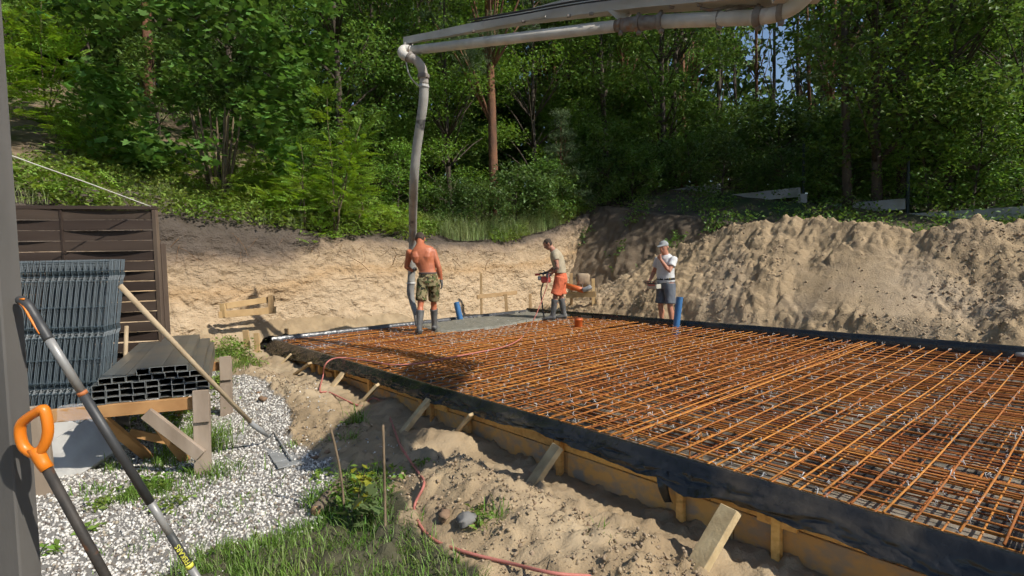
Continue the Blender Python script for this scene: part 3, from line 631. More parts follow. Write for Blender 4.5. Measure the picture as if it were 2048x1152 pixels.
# box arm, tapering to the tip
sec = [(809, 75, 90, .05), (857, 66, 79.5, .06), (940, 49, 66, .08), (990, 36, 57, .09), (1060, 21, 46, .10), (1164, -6, 33, .13), (1219, -18, 27, .15), (1300, -36, 20, .2), (1448, -70, 10, .26), (1600, -110, -2, .3)]
vs = []; fs = []
for x, t, b, hw in sec:
    T = dp(x, t, Yb(x)); B = dp(x, b, Yb(x)); nrm = np.array([.62, .78, 0])
    vs += [T-nrm*hw/2, T+nrm*hw/2, B+nrm*hw/2, B-nrm*hw/2]
for i in range(len(sec)-1):
    for k in range(4): fs.append((4*i+k, 4*i+(k+1) % 4, 4*i+4+(k+1) % 4, 4*i+4+k))
fs += [(3, 2, 1, 0), tuple(4*(len(sec)-1)+k for k in range(4))]
mb = MB(); mb.add(vs, fs); child(boom, mb, 'arm', boom_m)
e0 = (np.array(vs[-4])+np.array(vs[-2]))/2
mb = MB(); mb.beam(e0+np.array([-.02, .1, 0]), np.array([2.85, 1.75, 4.75]), .42, .5); mb.beam((2.7, 1.8, 4.72), (4.3, 1.35, 4.8), .36, .45); child(boom, mb, 'upper_arm', boom_m)
mb = MB(); mb.beam(dp(1100, 37, Yb(1100))+np.array([-.06, -.06, 0]), dp(870, 78.5, Yb(870))+np.array([-.035, -.03, 0]), .02, .02); child(boom, mb, 'arm_flange', boom_m)
rp = .0665
blk_hose = M('hydraulic_hose', (.03, .03, .03), .6)
mb = MB().tube([dp(824, 101, 8.5), dp(1232, 52, 6.35)], rp, 20); child(boom, mb, 'delivery_pipe', pipe_m, True)
mb = MB().tube(spline([dp(1232, 52, 6.35), dp(1275, 47, 6.18), dp(1322, 43, 5.98)], 6), [rp*1.0+.012*math.sin(i/12*3.14) for i in range(13)], 20); child(boom, mb, 'reducer', clamp_m, True)
mb = MB().tube([dp(1322, 43, 5.98), dp(1505, 35, 5.32)], rp*1.07, 20); child(boom, mb, 'delivery_pipe', pipe_m, True)
mb = MB().tube(spline([dp(1505, 35, 5.32), dp(1552, 28, 5.15), dp(1590, 10, 5.0), dp(1630, -25, 4.9), dp(1700, -60, 4.8)], 5), rp*1.1, 20); child(boom, mb, 'pipe_elbow', pipe_m, True)
def ring(px, py, Y, r, ln, mat=clamp_m, tiltdir=None):
    a = dp(px, py, Y); d = (dp(1232, 52, 6.35)-dp(824, 101, 8.5)) if tiltdir is None else tiltdir; d = d/np.linalg.norm(d)
    mb = MB().tube([a-d*ln/2, a-d*ln/4, a+d*ln/4, a+d*ln/2], [r*.93, r, r, r*.93], 18)
    u = np.array([0, 0, -1.0]); mb.box(a+u*r*1.05, (.05, .05, .05), None, .01); mb.box(a-u*r*1.0, (.04, .04, .05), None, .01)
    return child(boom, mb, 'clamp', mat)
for q in ((1241, 51, 6.3, .078, .035), (1277, 47, 6.16, .094, .05), (1322, 43, 5.98, .092, .06), (1438, 38, 5.55, .078, .03), (1516, 34, 5.28, .096, .07), (1562, 24, 5.1, .09, .05), (822, 101, 8.5, .078, .05)): ring(*q)
for x, y in ((955, 66), (1055, 47), (1145, 36), (1190, 32), (1350, 19), (1405, 15)):
    a = dp(x, y, Yb(x)); child(boom, MB().box(a+np.array([-.05, -.06, 0]), (.05, .03, .035), None, .006), 'pipe_tab', clamp_m)
for off, r_ in ((.0, .012), (.035, .009)):
    pts = [dp(x, y, Yb(x))+np.array([-.11, -.13, .03-off]) for x, y in ((960, 52), (1060, 36), (1164, 18), (1300, 2), (1448, -8), (1600, -22))]
    child(boom, MB().tube(spline(pts, 5), r_, 7), 'hydraulic_line', blk_hose, True)
# brackets from the arm to the pipe
for x0, x1, xt0, xt1, yb in ((1236, 1250, 1216, 1268, 40), (812, 823, 812, 823, 93)):
    Y = Yb((x0+x1)/2); yt = 22 if x0 > 1000 else 86
    q = [dp(xt0, yt, Y), dp(xt1, yt-3, Y), dp(x1, yb, Y), dp(x0, yb, Y)]; n_ = np.array([.62, .78, 0])*.03
    mb = MB(); mb.add([v-n_ for v in q]+[v+n_ for v in q], [(0, 1, 2, 3), (7, 6, 5, 4), (0, 4, 5, 1), (1, 5, 6, 2), (2, 6, 7, 3), (3, 7, 4, 0)]); child(boom, mb, 'bracket', boom_m)
mb = MB().tube(spline([dp(1440, 33, 5.5), dp(1462, 22, 5.45), dp(1490, 12, 5.4), dp(1525, 4, 5.3)], 5), .03, 8); child(boom, mb, 'stay', clamp_m, True)
mb = MB().tube(spline([dp(1400, 17, 5.6), dp(1430, 20, 5.55), dp(1470, 10, 5.45), dp(1520, 7, 5.35), dp(1580, -4, 5.2)], 5), .016, 7); child(boom, mb, 'hydraulic_line', clamp_m, True)
# end elbow, then the hanging hose
mb = MB().tube(spline([dp(824, 101, 8.5), dp(810, 99, 8.5), dp(804, 103, 8.46), dp(807, 110, 8.42), dp(817, 115, 8.40)], 6), [rp*1.05]*25, 18); child(boom, mb, 'end_elbow', pipe_m, True)
hose = empty('pump_hose', W(1.0, 2.3, .45), label='long grey rubber hose hanging from the boom tip to the shirtless man', cat='hose')
mb = MB().tube(spline([dp(817, 115, 8.40), dp(830, 119, 8.40), dp(842, 133, 8.42), dp(847, 150, 8.44), dp(848, 168, 8.46)], 7), rp*1.04, 18); child(hose, mb, 'swivel_elbow', M('dusty_steel', (.40, .37, .33), .75, (.28, .25, .22), 9, 7, bump=.3, bscale=70), True)
def hring(px, py, Y, r, ln, mat, d=(0, 0, 1)):
    a = dp(px, py, Y); d = np.array(d, float); mb = MB().tube([a-d*ln/2, a-d*ln/4, a+d*ln/4, a+d*ln/2], [r*.95, r, r, r*.95], 18); return child(hose, mb, 'coupling', mat)
hring(847, 153, 8.44, .092, .06, clamp_m); hring(848, 174, 8.46, .08, .03, M('pale_band', (.42, .41, .39), .6)); hring(818, 114, 8.40, .085, .05, clamp_m, (.7, 0, -.5))
hp = [dp(848, 168, 8.46), dp(847, 200, 8.5), dp(841, 245, 8.6), dp(833, 300, 8.75), dp(828, 360, 8.95), dp(826, 420, 9.7), dp(825.5, 480, 10.45), dp(824, 530, 10.55), dp(822, 566, 10.55)]
mb = MB().tube(spline(hp, 8), .073, 20); child(hose, mb, 'rubber_hose', hose_m, True)
hring(822, 566, 10.55, .088, .035, M('pale_ring', (.5, .49, .46), .6))
mb = MB().tube(spline([dp(822, 566, 10.55), dp(821, 585, 10.55), dp(825, 605, 10.5), dp(832, 630, 10.3), dp(836, 652, 10.25)], 6), [.073]*8+[.068, .064, .06, .058, .056, .054, .053, .052, .05, .05, .05, .05, .05, .05, .05, .05, .05], 16); child(hose, mb, 'hose_end', rubber_end_m, True)
mb = MB().tube(spline([dp(812, 122, 8.4), dp(818, 148, 8.42), dp(828, 163, 8.44), dp(838, 172, 8.45)], 6), .012, 6); child(hose, mb, 'safety_rope', M('pale_rope', (.40, .38, .33), .9), True)

# ================================================================== LEFT FOREGROUND: POST AND TOOLS
post_m = M('grey_post_paint', (.115, .108, .10), .8, (.085, .08, .074), 4, 7, bump=.2, bscale=30, stretch=(1, 1, .3), col3=(.30, .28, .25), scale3=9, lo3=.70, hi3=.78)
mb = MB().box((-2.03, 2.145, 1.9), (.12, .098, 3.9), None, .006)
o = mb.build('wooden_post', post_m); tag(o, 'thick grey painted wooden post at the left edge of the picture', 'post')
blk_m = M('black_grip', (.03, .031, .033), .5, (.05, .05, .05), 9, spec=.5); alu_m = M('grey_shaft', (.29, .285, .275), .42, (.23, .225, .215), 6, metal=.2, spec=.5)
org_m = M('orange_handle', (.70, .20, .012), .38, (.62, .165, .01), 7, spec=.5); rustshaft_m = M('scuffed_black_shaft', (.022, .021, .02), .6, (.05, .042, .035), 8, 7, bump=.15, bscale=60, col3=(.18, .065, .02), scale3=5, lo3=.60, hi3=.68)
# spade
YS = 2.02
def D(px, py, Y=YS): return dp(px, py, Y)
spade = empty('garden_spade', gp(300, 1320, 0.0), label='spade with orange D grip and scuffed black shaft against the post', cat='spade')
loop = [D(76, 908), D(62, 905), D(48, 893), D(41, 872), D(42, 850), D(55, 836), D(72, 825), D(86, 818), D(92, 830), D(96, 855), D(94, 876), D(86, 895)]
mb = MB().tube(spline(loop+[loop[0]], 5), .0205, 12, flat=.85); gh = child(spade, mb, 'grip', org_m, True)
mb = MB()
for k in range(6):
    c = D(40.5+.3*k, 852+8.5*k, YS-.012); mb.tube([c+np.array([-.012, 0, 0]), c+np.array([.014, -.004, .002])], [.006, .009], 7)
o = mb.build('finger_ridges', org_m, None, True); o.parent = gh; o.matrix_parent_inverse = Matrix.Translation(-spade.location)
mb = MB().tube([D(72, 895), D(78, 912), D(86, 926), D(95, 938)], [.026, .024, .0225, .0225], 14); child(spade, mb, 'socket', org_m, True)
sh0 = D(91, 932); sh1 = gp(292, 1300, .16)
mb = MB().tube([sh0, sh0*.5+sh1*.5, sh1], .0178, 12); child(spade, mb, 'shaft', rustshaft_m, True)
dv = (sh1-sh0)/np.linalg.norm(sh1-sh0); mb = MB().beam(sh1-dv*.02, sh1+dv*.20, .19, .008, (0, -1, .3), .002); child(spade, mb, 'blade', rustshaft_m)
# long-handled tool
T0, T1 = (97, 677), (392, 1152)
def TL(t):   # along the straight shaft
    return dp(97+(392-97)*t, 677+(1152-677)*t, 2.12+.28*t)
tool = empty('long_handled_tool', TL(1.25)*np.array([1, 1, 0]), label='long grey handled tool with bent black and orange grip on the post', cat='garden tool')
mb = MB().tube(spline([dp(34, 604, 2.14), dp(42, 601, 2.14), dp(56, 611, 2.13), dp(70, 633, 2.13), dp(84, 656, 2.12), dp(98, 679, 2.12)], 6), [.008, .011, .013, .015, .017, .018]+[.0185]*20+[.018]*5, 12); g_ = child(tool, mb, 'grip', blk_m, True)
mb = MB().tube(spline([dp(38, 605, 2.125), dp(47, 613, 2.115), dp(58, 632, 2.11), dp(70, 653, 2.105), dp(80, 668, 2.105)], 5), .0045, 6); o = child(tool, mb, 'grip_inlay', org_m, True)
mb = MB().tube([dp(40, 598.5, 2.12), dp(49, 598, 2.12)], [.004, .004], 6); child(tool, mb, 'grip_badge', org_m, True)
for a, b, r, mat, nm in ((0, .225, .0162, alu_m, 'shaft'), (.225, .69, .0182, blk_m, 'foam_sleeve'), (.69, .82, .0162, alu_m, 'shaft'), (.82, .965, .0166, M('label_sleeve', (.05, .052, .05), .45), 'label_sleeve'), (.965, 1.27, .0162, alu_m, 'shaft')):
    mb = MB().tube([TL(a), TL((a+b)/2), TL(b)], r, 14); lo_ = child(tool, mb, nm, mat, True)
mb = MB().tube([TL(.222), TL(.236)], .0186, 14); child(tool, mb, 'shaft_ring', M('rusty_ring', (.40, .14, .05), .6), True)
mb = MB().beam(TL(1.27), TL(1.38), .2, .01, (0, -1, .3)); child(tool, mb, 'blade', alu_m)
# lettering down the sleeve
yel_m = M('yellow_print', (.62, .60, .08), .5)
fc = bpy.data.curves.new('lettering', 'FONT'); fc.body = 'FISKARS'; fc.size = .030; fc.extrude = .0006; fc.align_x = 'CENTER'; fc.align_y = 'CENTER'
fo = bpy.data.objects.new('lettering', fc); COL.objects.link(fo)
me = bpy.data.meshes.new_from_object(fo.evaluated_get(bpy.context.evaluated_depsgraph_get())); bpy.data.objects.remove(fo)
me.materials.clear(); o = link('lettering', me, yel_m); ax = TL(.86)-TL(.95); ax = ax/np.linalg.norm(ax); vw = np.array([0, 0, CAMZ])-TL(.905); vw = vw-ax*(vw@ax); vw = vw/np.linalg.norm(vw)
vw = vw*.92+np.cross(vw, ax)*(-.39) if False else vw
yx = np.cross(vw, ax); c_ = TL(.905)+vw*.0176
mw = Matrix.Identity(4)
for i in range(3): mw[i][0] = ax[i]; mw[i][1] = yx[i]; mw[i][2] = vw[i]; mw[i][3] = c_[i]
o.parent = tool; o.matrix_parent_inverse = Matrix.Translation(-tool.location); o.matrix_basis = mw
mb = MB().tube([TL(.948), TL(.962)], .0169, 14); child(tool, mb, 'print_band', yel_m, True)

# ================================================================== WOVEN FENCE, POSTS, WIRE PANELS
brown_w = M('stained_slat', (.034, .022, .016), .75, (.062, .043, .032), 3, 7, lo=.4, hi=.75, bump=.25, bscale=40, bdist=.004, stretch=(.25, .25, 1.5), rnd=.18)
brown_p = M('stained_post', (.085, .06, .045), .8, (.15, .11, .075), 5, 7, lo=.45, hi=.75, bump=.3, bscale=40, stretch=(1, 1, .25))
FR = dp(309, 415, 6.32); FR[2] = 0; fd = np.array([-.955, -.297, 0]); fn = np.array([.297, -.955, 0])   # along the panel to the left; towards camera
fence = empty('woven_fence_panel', FR+np.array([0, 0, .45]), label='dark brown woven slat fence panel behind the wire panels', cat='fence panel')
PW = 1.80; FT = 2.42
def fpt(u, out, z): return FR+fd*u+fn*out+np.array([0, 0, z])
for k in range(17):
    z1 = FT-.045-.1165*k; z0 = z1-.108; sg = 1 if k % 2 else -1
    us = np.linspace(.03, PW-.03, 25); V = []; Fq = []
    for u in us:
        ph = math.sin((u-.03)/(PW-.06)*2*math.pi); off = sg*.024*ph*1.0+.004*sg
        for t_ in (-.004, .004):
            V.append(fpt(u, off+t_, z0+.003*math.sin(u*5+k))); V.append(fpt(u, off+t_+.006*sg*0, z1))
    for i in range(len(us)-1):
        a = 4*i; b = 4*i+4
        Fq += [(a, a+1, b+1, b), (a+2, b+2, b+3, a+3), (a+1, a+3, b+3, b+1), (a, b, b+2, a+2)]
    mb = MB(); mb.add(V, Fq); child(fence, mb, 'slat', brown_w, True).data.shade_flat()
mb = MB().beam(fpt(-.025, 0, FT-.022), fpt(PW, 0, FT-.022), .045, .042, bev=.004); child(fence, mb, 'top_rail', brown_w)
mb = MB().beam(fpt(-.025, 0, .44), fpt(PW, 0, .44), .045, .042, bev=.004); child(fence, mb, 'bottom_rail', brown_w)
for u in (0.0, PW-.01): mb = MB().beam(fpt(u, 0, .42), fpt(u, 0, FT-.045), .05, .05, (0, 1, 0), .004); child(fence, mb, 'side_rail', brown_p)
mb = MB().beam(fpt(PW/2-.03+.03, 0, .46), fpt(PW/2, 0, FT-.05), .022, .034, (0, 1, 0)); child(fence, mb, 'batten', brown_w)
b0 = dp(321, 500, 6.55); mb = MB().box((b0[0], b0[1], .95), (.085, .085, 2.1), None, .006); tag(mb.build('fence_post', brown_p), 'brown square fence post standing just behind the woven panel', 'post')
# rope tied to the fence corner
mb = MB().tube(spline([dp(-160, 240, 4.6), dp(25, 312, 5.0), dp(170, 364, 5.6), dp(301, 413, 6.27)], 8), .006, 6); tag(mb.build('tie_rope', M('white_rope', (.52, .50, .45), .9), None, True), 'thin pale rope tied to the top corner of the woven fence', 'rope')

wirep_m = M('anthracite_wire', (.05, .072, .085), .45, (.036, .052, .062), 10, spec=.5)
def zoff(z, H):      # V folds of a stiffened panel
    o = 0
    for zc in (.10, .60, 1.12, H-.16): o += max(0, 1-abs(z-zc)/.05)*.022
    return o
PH, PWD, SPC = 1.83, 2.5, .056
zs = sorted(set([0, PH]+[round(zc+d, 3) for zc in (.10, .60, 1.12, PH-.16) for d in (-.05, 0, .05)]))
one = MB().tube([(0, -zoff(z, PH), z) for z in zs], .0046, 4).mesh('vertical_wire'); one.materials.append(wirep_m)
hz = MB().tube([(0, 0, 0), (PWD, 0, 0)], .0042, 5).mesh('horizontal_wire'); hz.materials.append(wirep_m)
hlist = [z for z in zs if 0 < z < PH]+[.35, .86, 1.36, .02, PH-.02]
allw = MB()
for i in range(int(PWD/SPC)+1): allw.tube([(i*SPC, -zoff(z, PH), z) for z in zs], .0046, 4)
for z in hlist: allw.tube([(0, -zoff(z, PH)-.006, z), (PWD, -zoff(z, PH)-.006, z)], .0042, 4)
allm = allw.mesh('wire_panel'); allm.materials.append(wirep_m)
pr = dp(247, 526, 5.45); lean = math.atan2(.42, 1.72)
pa = math.atan2(-.12, -.99)     # panels run to the left from their right end
for k in range(14):
    loc = np.array([pr[0]+.004*rg.normal()-.006*k, pr[1]-.42+.024*k-.12, .03])
    if k == 0:
        e = empty('wire_panel', loc, label='front dark grey welded wire fence panel of the stack on the fence', cat='wire panel', group='stacked wire panels')
        for i in range(int(PWD/SPC)+1):
            o = bpy.data.objects.new('vertical_wire', one); COL.objects.link(o); o.parent = e; o.location = (i*SPC, 0, 0)
        for z in hlist:
            o = bpy.data.objects.new('horizontal_wire', hz); COL.objects.link(o); o.parent = e; o.location = (0, -zoff(z, PH)-.006, z)
    else:
        e = bpy.data.objects.new('wire_panel', allm); COL.objects.link(e); e.location = loc; tag(e, 'rearmost dark grey wire panel, resting on the woven fence' if k == 13 else 'dark grey wire fence panel, '+('second', 'third', 'fourth', 'fifth', 'sixth', 'seventh', 'eighth', 'ninth', 'tenth', 'eleventh', 'twelfth', 'thirteenth')[k-1]+' from the front of the stack', 'wire panel', 'stacked wire panels')
    e.rotation_euler = (Matrix.Rotation(pa, 3, 'Z') @ Matrix.Rotation(lean if True else 0, 3, 'X') @ Matrix.Identity(3)).to_euler()

# ================================================================== TRESTLES WITH STEEL TUBES
old_w = M('weathered_board', (.34, .27, .205), .85, (.24, .185, .135), 7, 7, bump=.4, bscale=40, bdist=.004, stretch=(1, 1, .3), rnd=.12)
raw_w = M('raw_timber', (.40, .22, .09), .8, (.30, .155, .06), 5, 7, bump=.3, bscale=35, bdist=.004, rnd=.1)
nail_m = M('nail_head', (.03, .028, .025), .6)
ax_t = np.array([-.46, .888, 0]); ac_t = np.array([.9165, .40, 0])         # along the tubes; across them
LF = gp(100, 985, 0.0); RF = gp(408, 945, 0.0); LF[2] = RF[2] = 0
tdir = (RF-LF)/np.linalg.norm(RF-LF); tn = np.array([tdir[1], -tdir[0], 0])
ZT = .645
def trestle(name, L0, R0, label, detail):
    e = empty(name, (L0+R0)/2, label=label, cat='trestle')
    up = np.array([0, 0, 1.0])
    child(e, MB().beam(L0-tdir*.06+up*(ZT-.05), R0+tdir*.05+up*(ZT-.05), .045, .10, bev=.004), 'crossbeam', raw_w)
    child(e, MB().beam(L0+tn*.038-tdir*.01+up*-.02, L0+tn*.038-tdir*.03+up*(ZT+.045), .045, .125, tdir, .004), 'leg', old_w)
    child(e, MB().beam(R0+tn*.038+up*-.02, R0+tn*.038+tdir*.02+up*(ZT+.02), .045, .125, tdir, .004), 'leg', old_w)
    cl = child(e, MB().beam(R0+tn*.075+tdir*.018+up*(ZT-.20), R0+tn*.075+tdir*.022+up*(ZT+.065), .026, .118, tdir, .003), 'cleat', old_w)
    mb = MB()
    for k in range(8):
        c = R0+tn*.091+tdir*(.02+(-.03 if k % 2 else .03)+.006*math.sin(k*7))+up*(ZT-.17+.027*k); mb.tube([c-tn*.002, c+tn*.002], .006, 6)
    o = mb.build('nail_heads', nail_m); o.parent = cl; o.matrix_parent_inverse = Matrix.Translation(-e.location)
    if detail:
        child(e, MB().beam(L0*.36+R0*.64-tn*.01+tn*.04+up*(ZT-.09), R0+tn*.075-tdir*.10*0+up*.17, .045, .10, (0, 0, 1), .004), 'brace', old_w)
        child(e, MB().beam(L0*.66+R0*.34+tn*.0-ac_t*0+up*(ZT-.10), L0*.52+R0*.48-tn*.55+up*.02, .04, .09, tdir, .004), 'brace', raw_w)
        child(e, MB().beam(L0*.36+R0*.64-tn*.05+up*(ZT-.10), L0*.20+R0*.80-tn*.35+up*.02, .04, .09, tdir, .004), 'brace', raw_w)
        child(e, MB().beam(L0*.60+R0*.40-tn*.40+up*.30, R0*.9+L0*.1-tn*.5+up*.06, .03, .07, (0, 0, 1), .004), 'brace', raw_w)
    else:
        child(e, MB().beam(L0*.8+R0*.2+up*(ZT-.12), L0*.45+R0*.55+up*.1, .03, .09, (0, 0, 1), .004), 'brace', raw_w)
    return e
trestle('trestle', LF, RF, 'weathered timber trestle carrying the front of the tube stack', True)
bk = ax_t*1.75+ac_t*.10
trestle('trestle', LF+bk+tdir*.15, RF+bk+tdir*.07, 'timber trestle under the far end of the tube stack', False)
tube_m = M('galvanised_dark', (.075, .082, .08), .36, (.115, .115, .105), 4, 6, spec=.7, metal=.25, rnd=.15, col3=(.19, .155, .11), scale3=1.4, lo3=.45, hi3=.7)
TW, TH, TLn, wl = .0895, .0515, 2.25, .0031
def tube_mesh():
    mb = MB(); w2, h2 = TW/2-.0012, TH/2-.0008
    outer = [(-w2, -h2), (w2, -h2), (w2, h2), (-w2, h2)]; inner = [(-w2+wl, -h2+wl), (w2-wl, -h2+wl), (w2-wl, h2-wl), (-w2+wl, h2-wl)]
    vs = [(x, 0, z) for x, z in outer]+[(x, TLn, z) for x, z in outer]+[(x, 0, z) for x, z in inner]+[(x, TLn, z) for x, z in inner]; fs = []
    for k in range(4):
        k2 = (k+1) % 4; fs += [(k, k2, 4+k2, 4+k), (8+k2, 8+k, 12+k, 12+k2), (k2, k, 8+k, 8+k2), (4+k, 4+k2, 12+k2, 12+k)]
    mb.add(vs, fs); mb.m = [1 if i % 4 >= 2 else 0 for i in range(16)]; me = mb.mesh('steel_tube'); me.materials.append(tube_m); me.materials.append(M('cut_steel', (.18, .195, .195), .5, spec=.5)); return me
tme = tube_mesh(); org = dp(182, 798, 4.20); org = np.array([org[0], org[1], 0])
rows = [(0, 9, .00), (1, 9, .0), (2, 9, -.0), (3, 8, .045), (4, 4, .30)]
rn = ['bottom', 'second', 'third', 'fourth', 'top']; rg = np.random.default_rng(31)
angt = math.atan2(-ax_t[0], ax_t[1])
for r_, cnt, off in rows:
    for k in range(cnt):
        c = org+ac_t*(off+TW*(k+.5)+.004*rg.random())+ax_t*(.03*rg.random()-.02*r_*0+.012*(k % 3))+np.array([0, 0, ZT+.004+TH*(r_+.5)])
        o = bpy.data.objects.new('steel_tube', tme); COL.objects.link(o); o.location = tuple(c); o.rotation_euler = (0, 0, angt)
        pos = ['leftmost', 'second from left', 'third from left', 'fourth from left', 'middle', 'sixth from left', 'seventh from left', 'eighth from left', 'rightmost'][k]
        if cnt < 9: pos = 'rightmost' if k == cnt-1 else (['leftmost', 'second from left', 'third from left', 'fourth from left', 'fifth from left', 'sixth from left', 'seventh from left'][k])
        tag(o, f'hollow steel tube, {pos} in the {rn[r_]} row of the stack on the trestles', 'steel tube', 'steel tubes stacked on the trestles')
# scrap of clear film on the beam end
film = bpy.data.materials.new('clear_film'); film.use_nodes = True; b_ = film.node_tree.nodes['Principled BSDF']; b_.inputs['Base Color'].default_value = (.8, .8, .8, 1); b_.inputs['Roughness'].default_value = .15; b_.inputs['Alpha'].default_value = .14
u = np.linspace(0, 1, 14); U, V_ = np.meshgrid(u, u, indexing='ij'); c0 = LF+tdir*.09+np.array([0, 0, ZT+.02])
pt = c0[None, None]+tdir*(U[..., None]*.24)+tn*((V_[..., None]-.35)*.12)+np.array([0, 0, 1])*(.03*fbm(U*5, V_*5, octv=3, seed=171)-.11*sst(.45, .75, V_))[..., None]
tag(link('plastic_film', grid_mesh('plastic_film', pt[..., 0], pt[..., 1], pt[..., 2]), film, None, True), 'crumpled clear plastic film wrapped over the left end of the trestle beam', 'plastic film')

# ------------------------------------------------------------------ pale concrete slabs leaning behind the trestle
slab_m = M('pale_slab', (.40, .39, .365), .85, (.31, .30, .28), 5, 7, bump=.2, bscale=50)
def slab_obj(c, size, rot, label):
    o = MB().box((0, 0, 0), size, None, .006).build('concrete_slab', slab_m); o.location = tuple(c); o.rotation_euler = rot; return tag(o, label, 'slab')
def plane_rot(n_, ang):
    n_ = np.array(n_, float); n_ /= np.linalg.norm(n_); x_ = np.cross((0, 0, 1.0), n_); x_ /= np.linalg.norm(x_); y_ = np.cross(n_, x_); a_ = x_*math.cos(ang)+y_*math.sin(ang); b__ = np.cross(n_, a_)
    return Matrix([[a_[i], b__[i], n_[i]] for i in range(3)]).to_euler()
slab_obj(dp(160, 900, 4.62), (.62, .40, .06), plane_rot((.42, -.66, .62), R(33)), 'larger pale concrete slab leaning under the trestle with its grey edge shown')
slab_obj(dp(112, 878, 4.75), (.50, .36, .05), plane_rot((.42, -.66, .62), R(-40)), 'smaller pale concrete slab leaning behind the trestle leg at left')
b_ = gp(450, 880, .02); slab_obj(b_+np.array([0, 0, .01]), (.34, .06, .05), (0, 0, R(8)), 'pale concrete strip lying on the gravel beside the trestle leg')

# ------------------------------------------------------------------ concrete float on a long wooden handle
pole_m = M('wooden_pole', (.44, .345, .225), .75, (.34, .255, .16), 6, 6, stretch=(1, 1, 1), bump=.2, bscale=40); mag_m = M('float_metal', (.27, .275, .27), .6, (.21, .21, .205), 9, 6, bump=.15, bscale=60)
flt = empty('concrete_float', gp(570, 895, .02), label='wooden handled concrete float resting on the gravel with its grey ribbed plate', cat='concrete float')
h0 = dp(240, 571, 3.9); h1 = dp(505, 848, 4.85)
child(flt, MB().tube([h0, h0*.5+h1*.5+np.array([0, 0, -.008]), h1], [.0195, .0195, .018], 12), 'handle', pole_m, True)
h2 = dp(535, 872, 5.0); child(flt, MB().tube([h1-(h2-h1)*.15, h1*.5+h2*.5, h2], [.022, .024, .012], 12), 'ferrule', mag_m, True)
pa_ = gp(546, 868, .05); pb_ = gp(588, 928, .05); lx = pb_-pa_; Lp = np.linalg.norm(lx); lx = lx/Lp; ly = np.cross([0, 0, 1.0], lx)
child(flt, MB().tube([h2, pa_+lx*.04+np.array([0, 0, .02]), pb_-lx*.08+np.array([0, 0, .015])], .009, 8), 'spine', mag_m, True)
M3 = np.stack([lx, ly, [0, 0, 1.0]], 1)
for k, (a, b) in enumerate(((0, .25), (.26, .55), (.56, .82), (.83, 1.0))):
    for sd in (-1, 1):
        if k == 3 and sd == 1: continue
        c = pa_+lx*Lp*(a+b)/2+ly*(sd*.066 if k < 3 else 0); child(flt, MB().box(c+np.array([0, 0, -.02+.003*k]), (Lp*(b-a)-.003, .125 if k < 3 else .25, .012), M3, .003), 'plate', mag_m)
# short stick behind the tubes
a = dp(253, 652, 5.75); b = dp(243, 740, 5.55); tag(MB().tube([a, b-np.array([0, 0, .4])], .02, 10).build('wooden_stick', pole_m, None, True), 'short upright wooden stick behind the tube stack', 'stick')

# ================================================================== SITE TIMBER: PROFILE BOARDS AND STAKES
lum_m = M('site_lumber', (.46, .31, .155), .8, (.36, .235, .11), 5, 7, bump=.3, bscale=35, bdist=.004, rnd=.12)
def board_part(e, a, b, wd, ht, nm, up=(0, 0, 1)): return child(e, MB().beam(a, b, wd, ht, up, .004), nm, lum_m)
e = empty('profile_board', dp(495, 640, 10.05), label='pair of horizontal boards on short stakes against the bank at left', cat='profile board')
board_part(e, dp(437, 630, 9.75), dp(552, 620, 10.35), .03, .125, 'board'); board_part(e, dp(452, 612, 9.85), dp(550, 597, 10.4), .03, .11, 'board')
for x, y0, y1, Y in ((445, 607, 634, 9.8), (541, 590, 626, 10.28)): board_part(e, dp(x, y0, Y), dp(x+2, y1, Y), .09, .05, 'stake', (0, 1, 0))
e = empty('profile_board', dp(1010, 620, 13.6), label='horizontal board on stakes below the grassy bank beside the seated pipe corner', cat='profile board')
e['label'] = 'long horizontal board nailed to stakes behind the wet concrete'
board_part(e, dp(954, 594, 13.3), dp(1034, 585, 14.0), .035, .10, 'board'); board_part(e, dp(962, 546, 13.4), dp(963, 632, 13.4), .06, .05, 'stake', (0, 1, 0)); board_part(e, dp(1011, 588, 13.7), dp(1015, 640, 13.7), .08, .05, 'stake', (0, 1, 0))
for (x0, y0, x1, y1, Y, wd, lab) in ((491, 660, 499, 712, 9.4, .10, 'left stake of the pair outside the near left slab corner'), (513, 666, 516, 720, 9.3, .09, 'right stake of the pair outside the near left slab corner'), (573, 657, 574, 690, 10.1, .07, 'small stake behind the foil at the near left slab corner'),
                                      (1060, 588, 1061, 630, 14.0, .08, 'lone wooden stake at the far edge of the wet concrete'), (1142, 546, 1143, 600, 13.9, .075, 'wooden stake just right of the orange shorts'), (1186, 557, 1187, 604, 13.4, .085, 'wooden stake right of the broken concrete lump')):
    o = MB().beam(dp(x0, y0, Y), dp(x1, y1, Y)-np.array([0, 0, .3]), wd, .035, (0, 1, 0), .004).build('stake', lum_m); tag(o, lab, 'stake')
o = MB().beam(dp(1132, 590, 13.5), dp(1192, 588, 13.2), .03, .14, bev=.004).build('plank', lum_m); tag(o, 'short plank on edge below the orange pipes behind the slab', 'plank')
lump = rock_templates(1, 77, 2)[0]; V, Fc = lump; V = np.sign(V)*np.abs(V)**.55*np.array([.19, .13, .24])
o = link('concrete_lump', np_mesh('concrete_lump', V, Fc), M('earth_lump', (.36, .27, .18), .9, (.27, .2, .13), 8, 6, bump=.5, bscale=30)); o.location = tuple(dp(1166, 560, 13.6)); tag(o, 'broken block of hardened sand between the two stakes', 'lump')
e = empty('orange_drain_pipe', dp(1150, 578, 13.45), label='orange drain pipe with grey elbow lying behind the man in orange shorts', cat='pipe')
child(e, MB().tube([dp(1128, 570, 13.6), dp(1150, 576, 13.4), dp(1168, 581, 13.3)], [.07, .068, .065], 16), 'pipe', orange_m, True)
